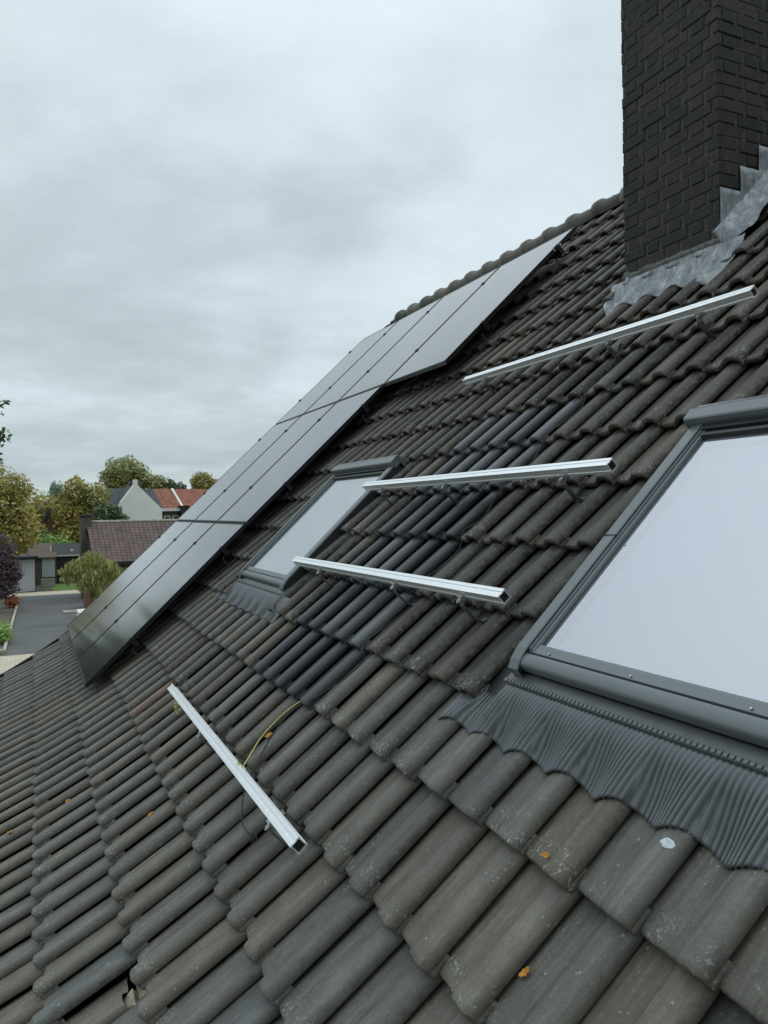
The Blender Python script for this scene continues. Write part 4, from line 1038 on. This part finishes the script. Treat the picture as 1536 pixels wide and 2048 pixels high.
def blob(dx, dy, dz, r0, r1):
    vm = N(nt,'ShaderNodeVectorMath', operation='DOT_PRODUCT'); L(nt, tc.outputs['Generated'], vm.inputs[0])
    d_ = Vector((dx,dy,dz)).normalized(); vm.inputs[1].default_value = d_
    ang = mth(nt,'ADD', mth(nt,'SUBTRACT', 1.0, vm.outputs['Value']), mth(nt,'MULTIPLY', mth(nt,'SUBTRACT', n2, .5), r1*.8))
    mr = N(nt,'ShaderNodeMapRange', interpolation_type='SMOOTHSTEP'); L(nt, ang, mr.inputs[0])
    mr.inputs[1].default_value = r0; mr.inputs[2].default_value = r1; mr.inputs[3].default_value = 1.0; mr.inputs[4].default_value = 0.0
    return mr.outputs[0]
nn = mth(nt,'SUBTRACT', nn, mth(nt,'MULTIPLY', mth(nt,'MAXIMUM', mth(nt,'SUBTRACT', .17, sp.outputs[2]), 0.0), .75))
n3 = noise(nt, cv, 4.5, 7, .62)
nn = mth(nt,'ADD', nn, mth(nt,'MULTIPLY', mth(nt,'SUBTRACT', n3, .5), .17))
nn = mth(nt,'SUBTRACT', nn, mth(nt,'MULTIPLY', blob(.330,.866,.370,.0002,.0045), .065))
nn = mth(nt,'SUBTRACT', nn, mth(nt,'MULTIPLY', blob(.416,.802,.424,.0001,.0032), .045))
nn = mth(nt,'SUBTRACT', nn, mth(nt,'MULTIPLY', blob(.10,.965,.24,.002,.03), .025))
nn = mth(nt,'ADD', nn, mth(nt,'MULTIPLY', blob(.44,.77,.48,.001,.03), .05))
nn = mth(nt,'ADD', nn, mth(nt,'MULTIPLY', blob(.05,.83,.55,.004,.07), .06))
cl = ramp(nt, nn, [(.33, (.455,.54,.57)), (.44, (.55,.645,.68)), (.53, (.66,.765,.81)), (.63, (.755,.865,.915))])
L(nt, cl, bgc.inputs[0]); L(nt, mth(nt,'ADD', mth(nt,'MULTIPLY', mth(nt,'MAXIMUM', mth(nt,'SUBTRACT', sp.outputs[2], .5), 0.0), 1.3), mth(nt,'SUBTRACT', .97, mth(nt,'MULTIPLY', mth(nt,'MAXIMUM', mth(nt,'MULTIPLY', sp.outputs[1], -1.0), 0.0), .34))), bgc.inputs[1])      # an overcast sky is brightest overhead; dimming behind camera added to darken tile sides
mx.inputs[0].default_value = .93
L(nt, bgs.outputs[0], mx.inputs[1]); L(nt, bgc.outputs[0], mx.inputs[2]); L(nt, mx.outputs[0], out.inputs[0])
sl = bpy.data.lights.new('sun','SUN'); sl.energy = .6; sl.angle = math.radians(25); sl.color = (1,.97,.92)
so = bpy.data.objects.new('sun', sl); COL.objects.link(so)
sd = Vector((math.sin(SUN_AZ)*math.cos(SUN_EL), math.cos(SUN_AZ)*math.cos(SUN_EL), math.sin(SUN_EL)))
so.rotation_euler = sd.to_track_quat('Z','Y').to_euler(); so.location = (0,0,30)

# ------------------------------------------------------------------ camera
R = Vector((0.9100549106045457, -0.41422008314060993, -0.01489236071073324)); U = Vector((0.014674940291463451, -0.0037073364952759638, 0.9998854443302757)); F = Vector((0.4142278428739362, 0.9101692031590044, -0.0027047752048241407))
cd = bpy.data.cameras.new('camera'); co = bpy.data.objects.new('camera', cd); COL.objects.link(co)
cd.sensor_fit = 'HORIZONTAL'; cd.sensor_width = 36; cd.lens = 36*1544.16/1536; cd.clip_start = .05; cd.clip_end = 2000
mw = Matrix((R, U, -F)).transposed().to_4x4(); mw.translation = Vector((0,0,CZ)); co.matrix_world = mw
S.camera = co
S.view_settings.view_transform = 'Standard'; S.view_settings.look = 'None'; S.view_settings.gamma = 1; S.view_settings.exposure = .1
S.cycles.max_bounces = 6; S.cycles.transparent_max_bounces = 12
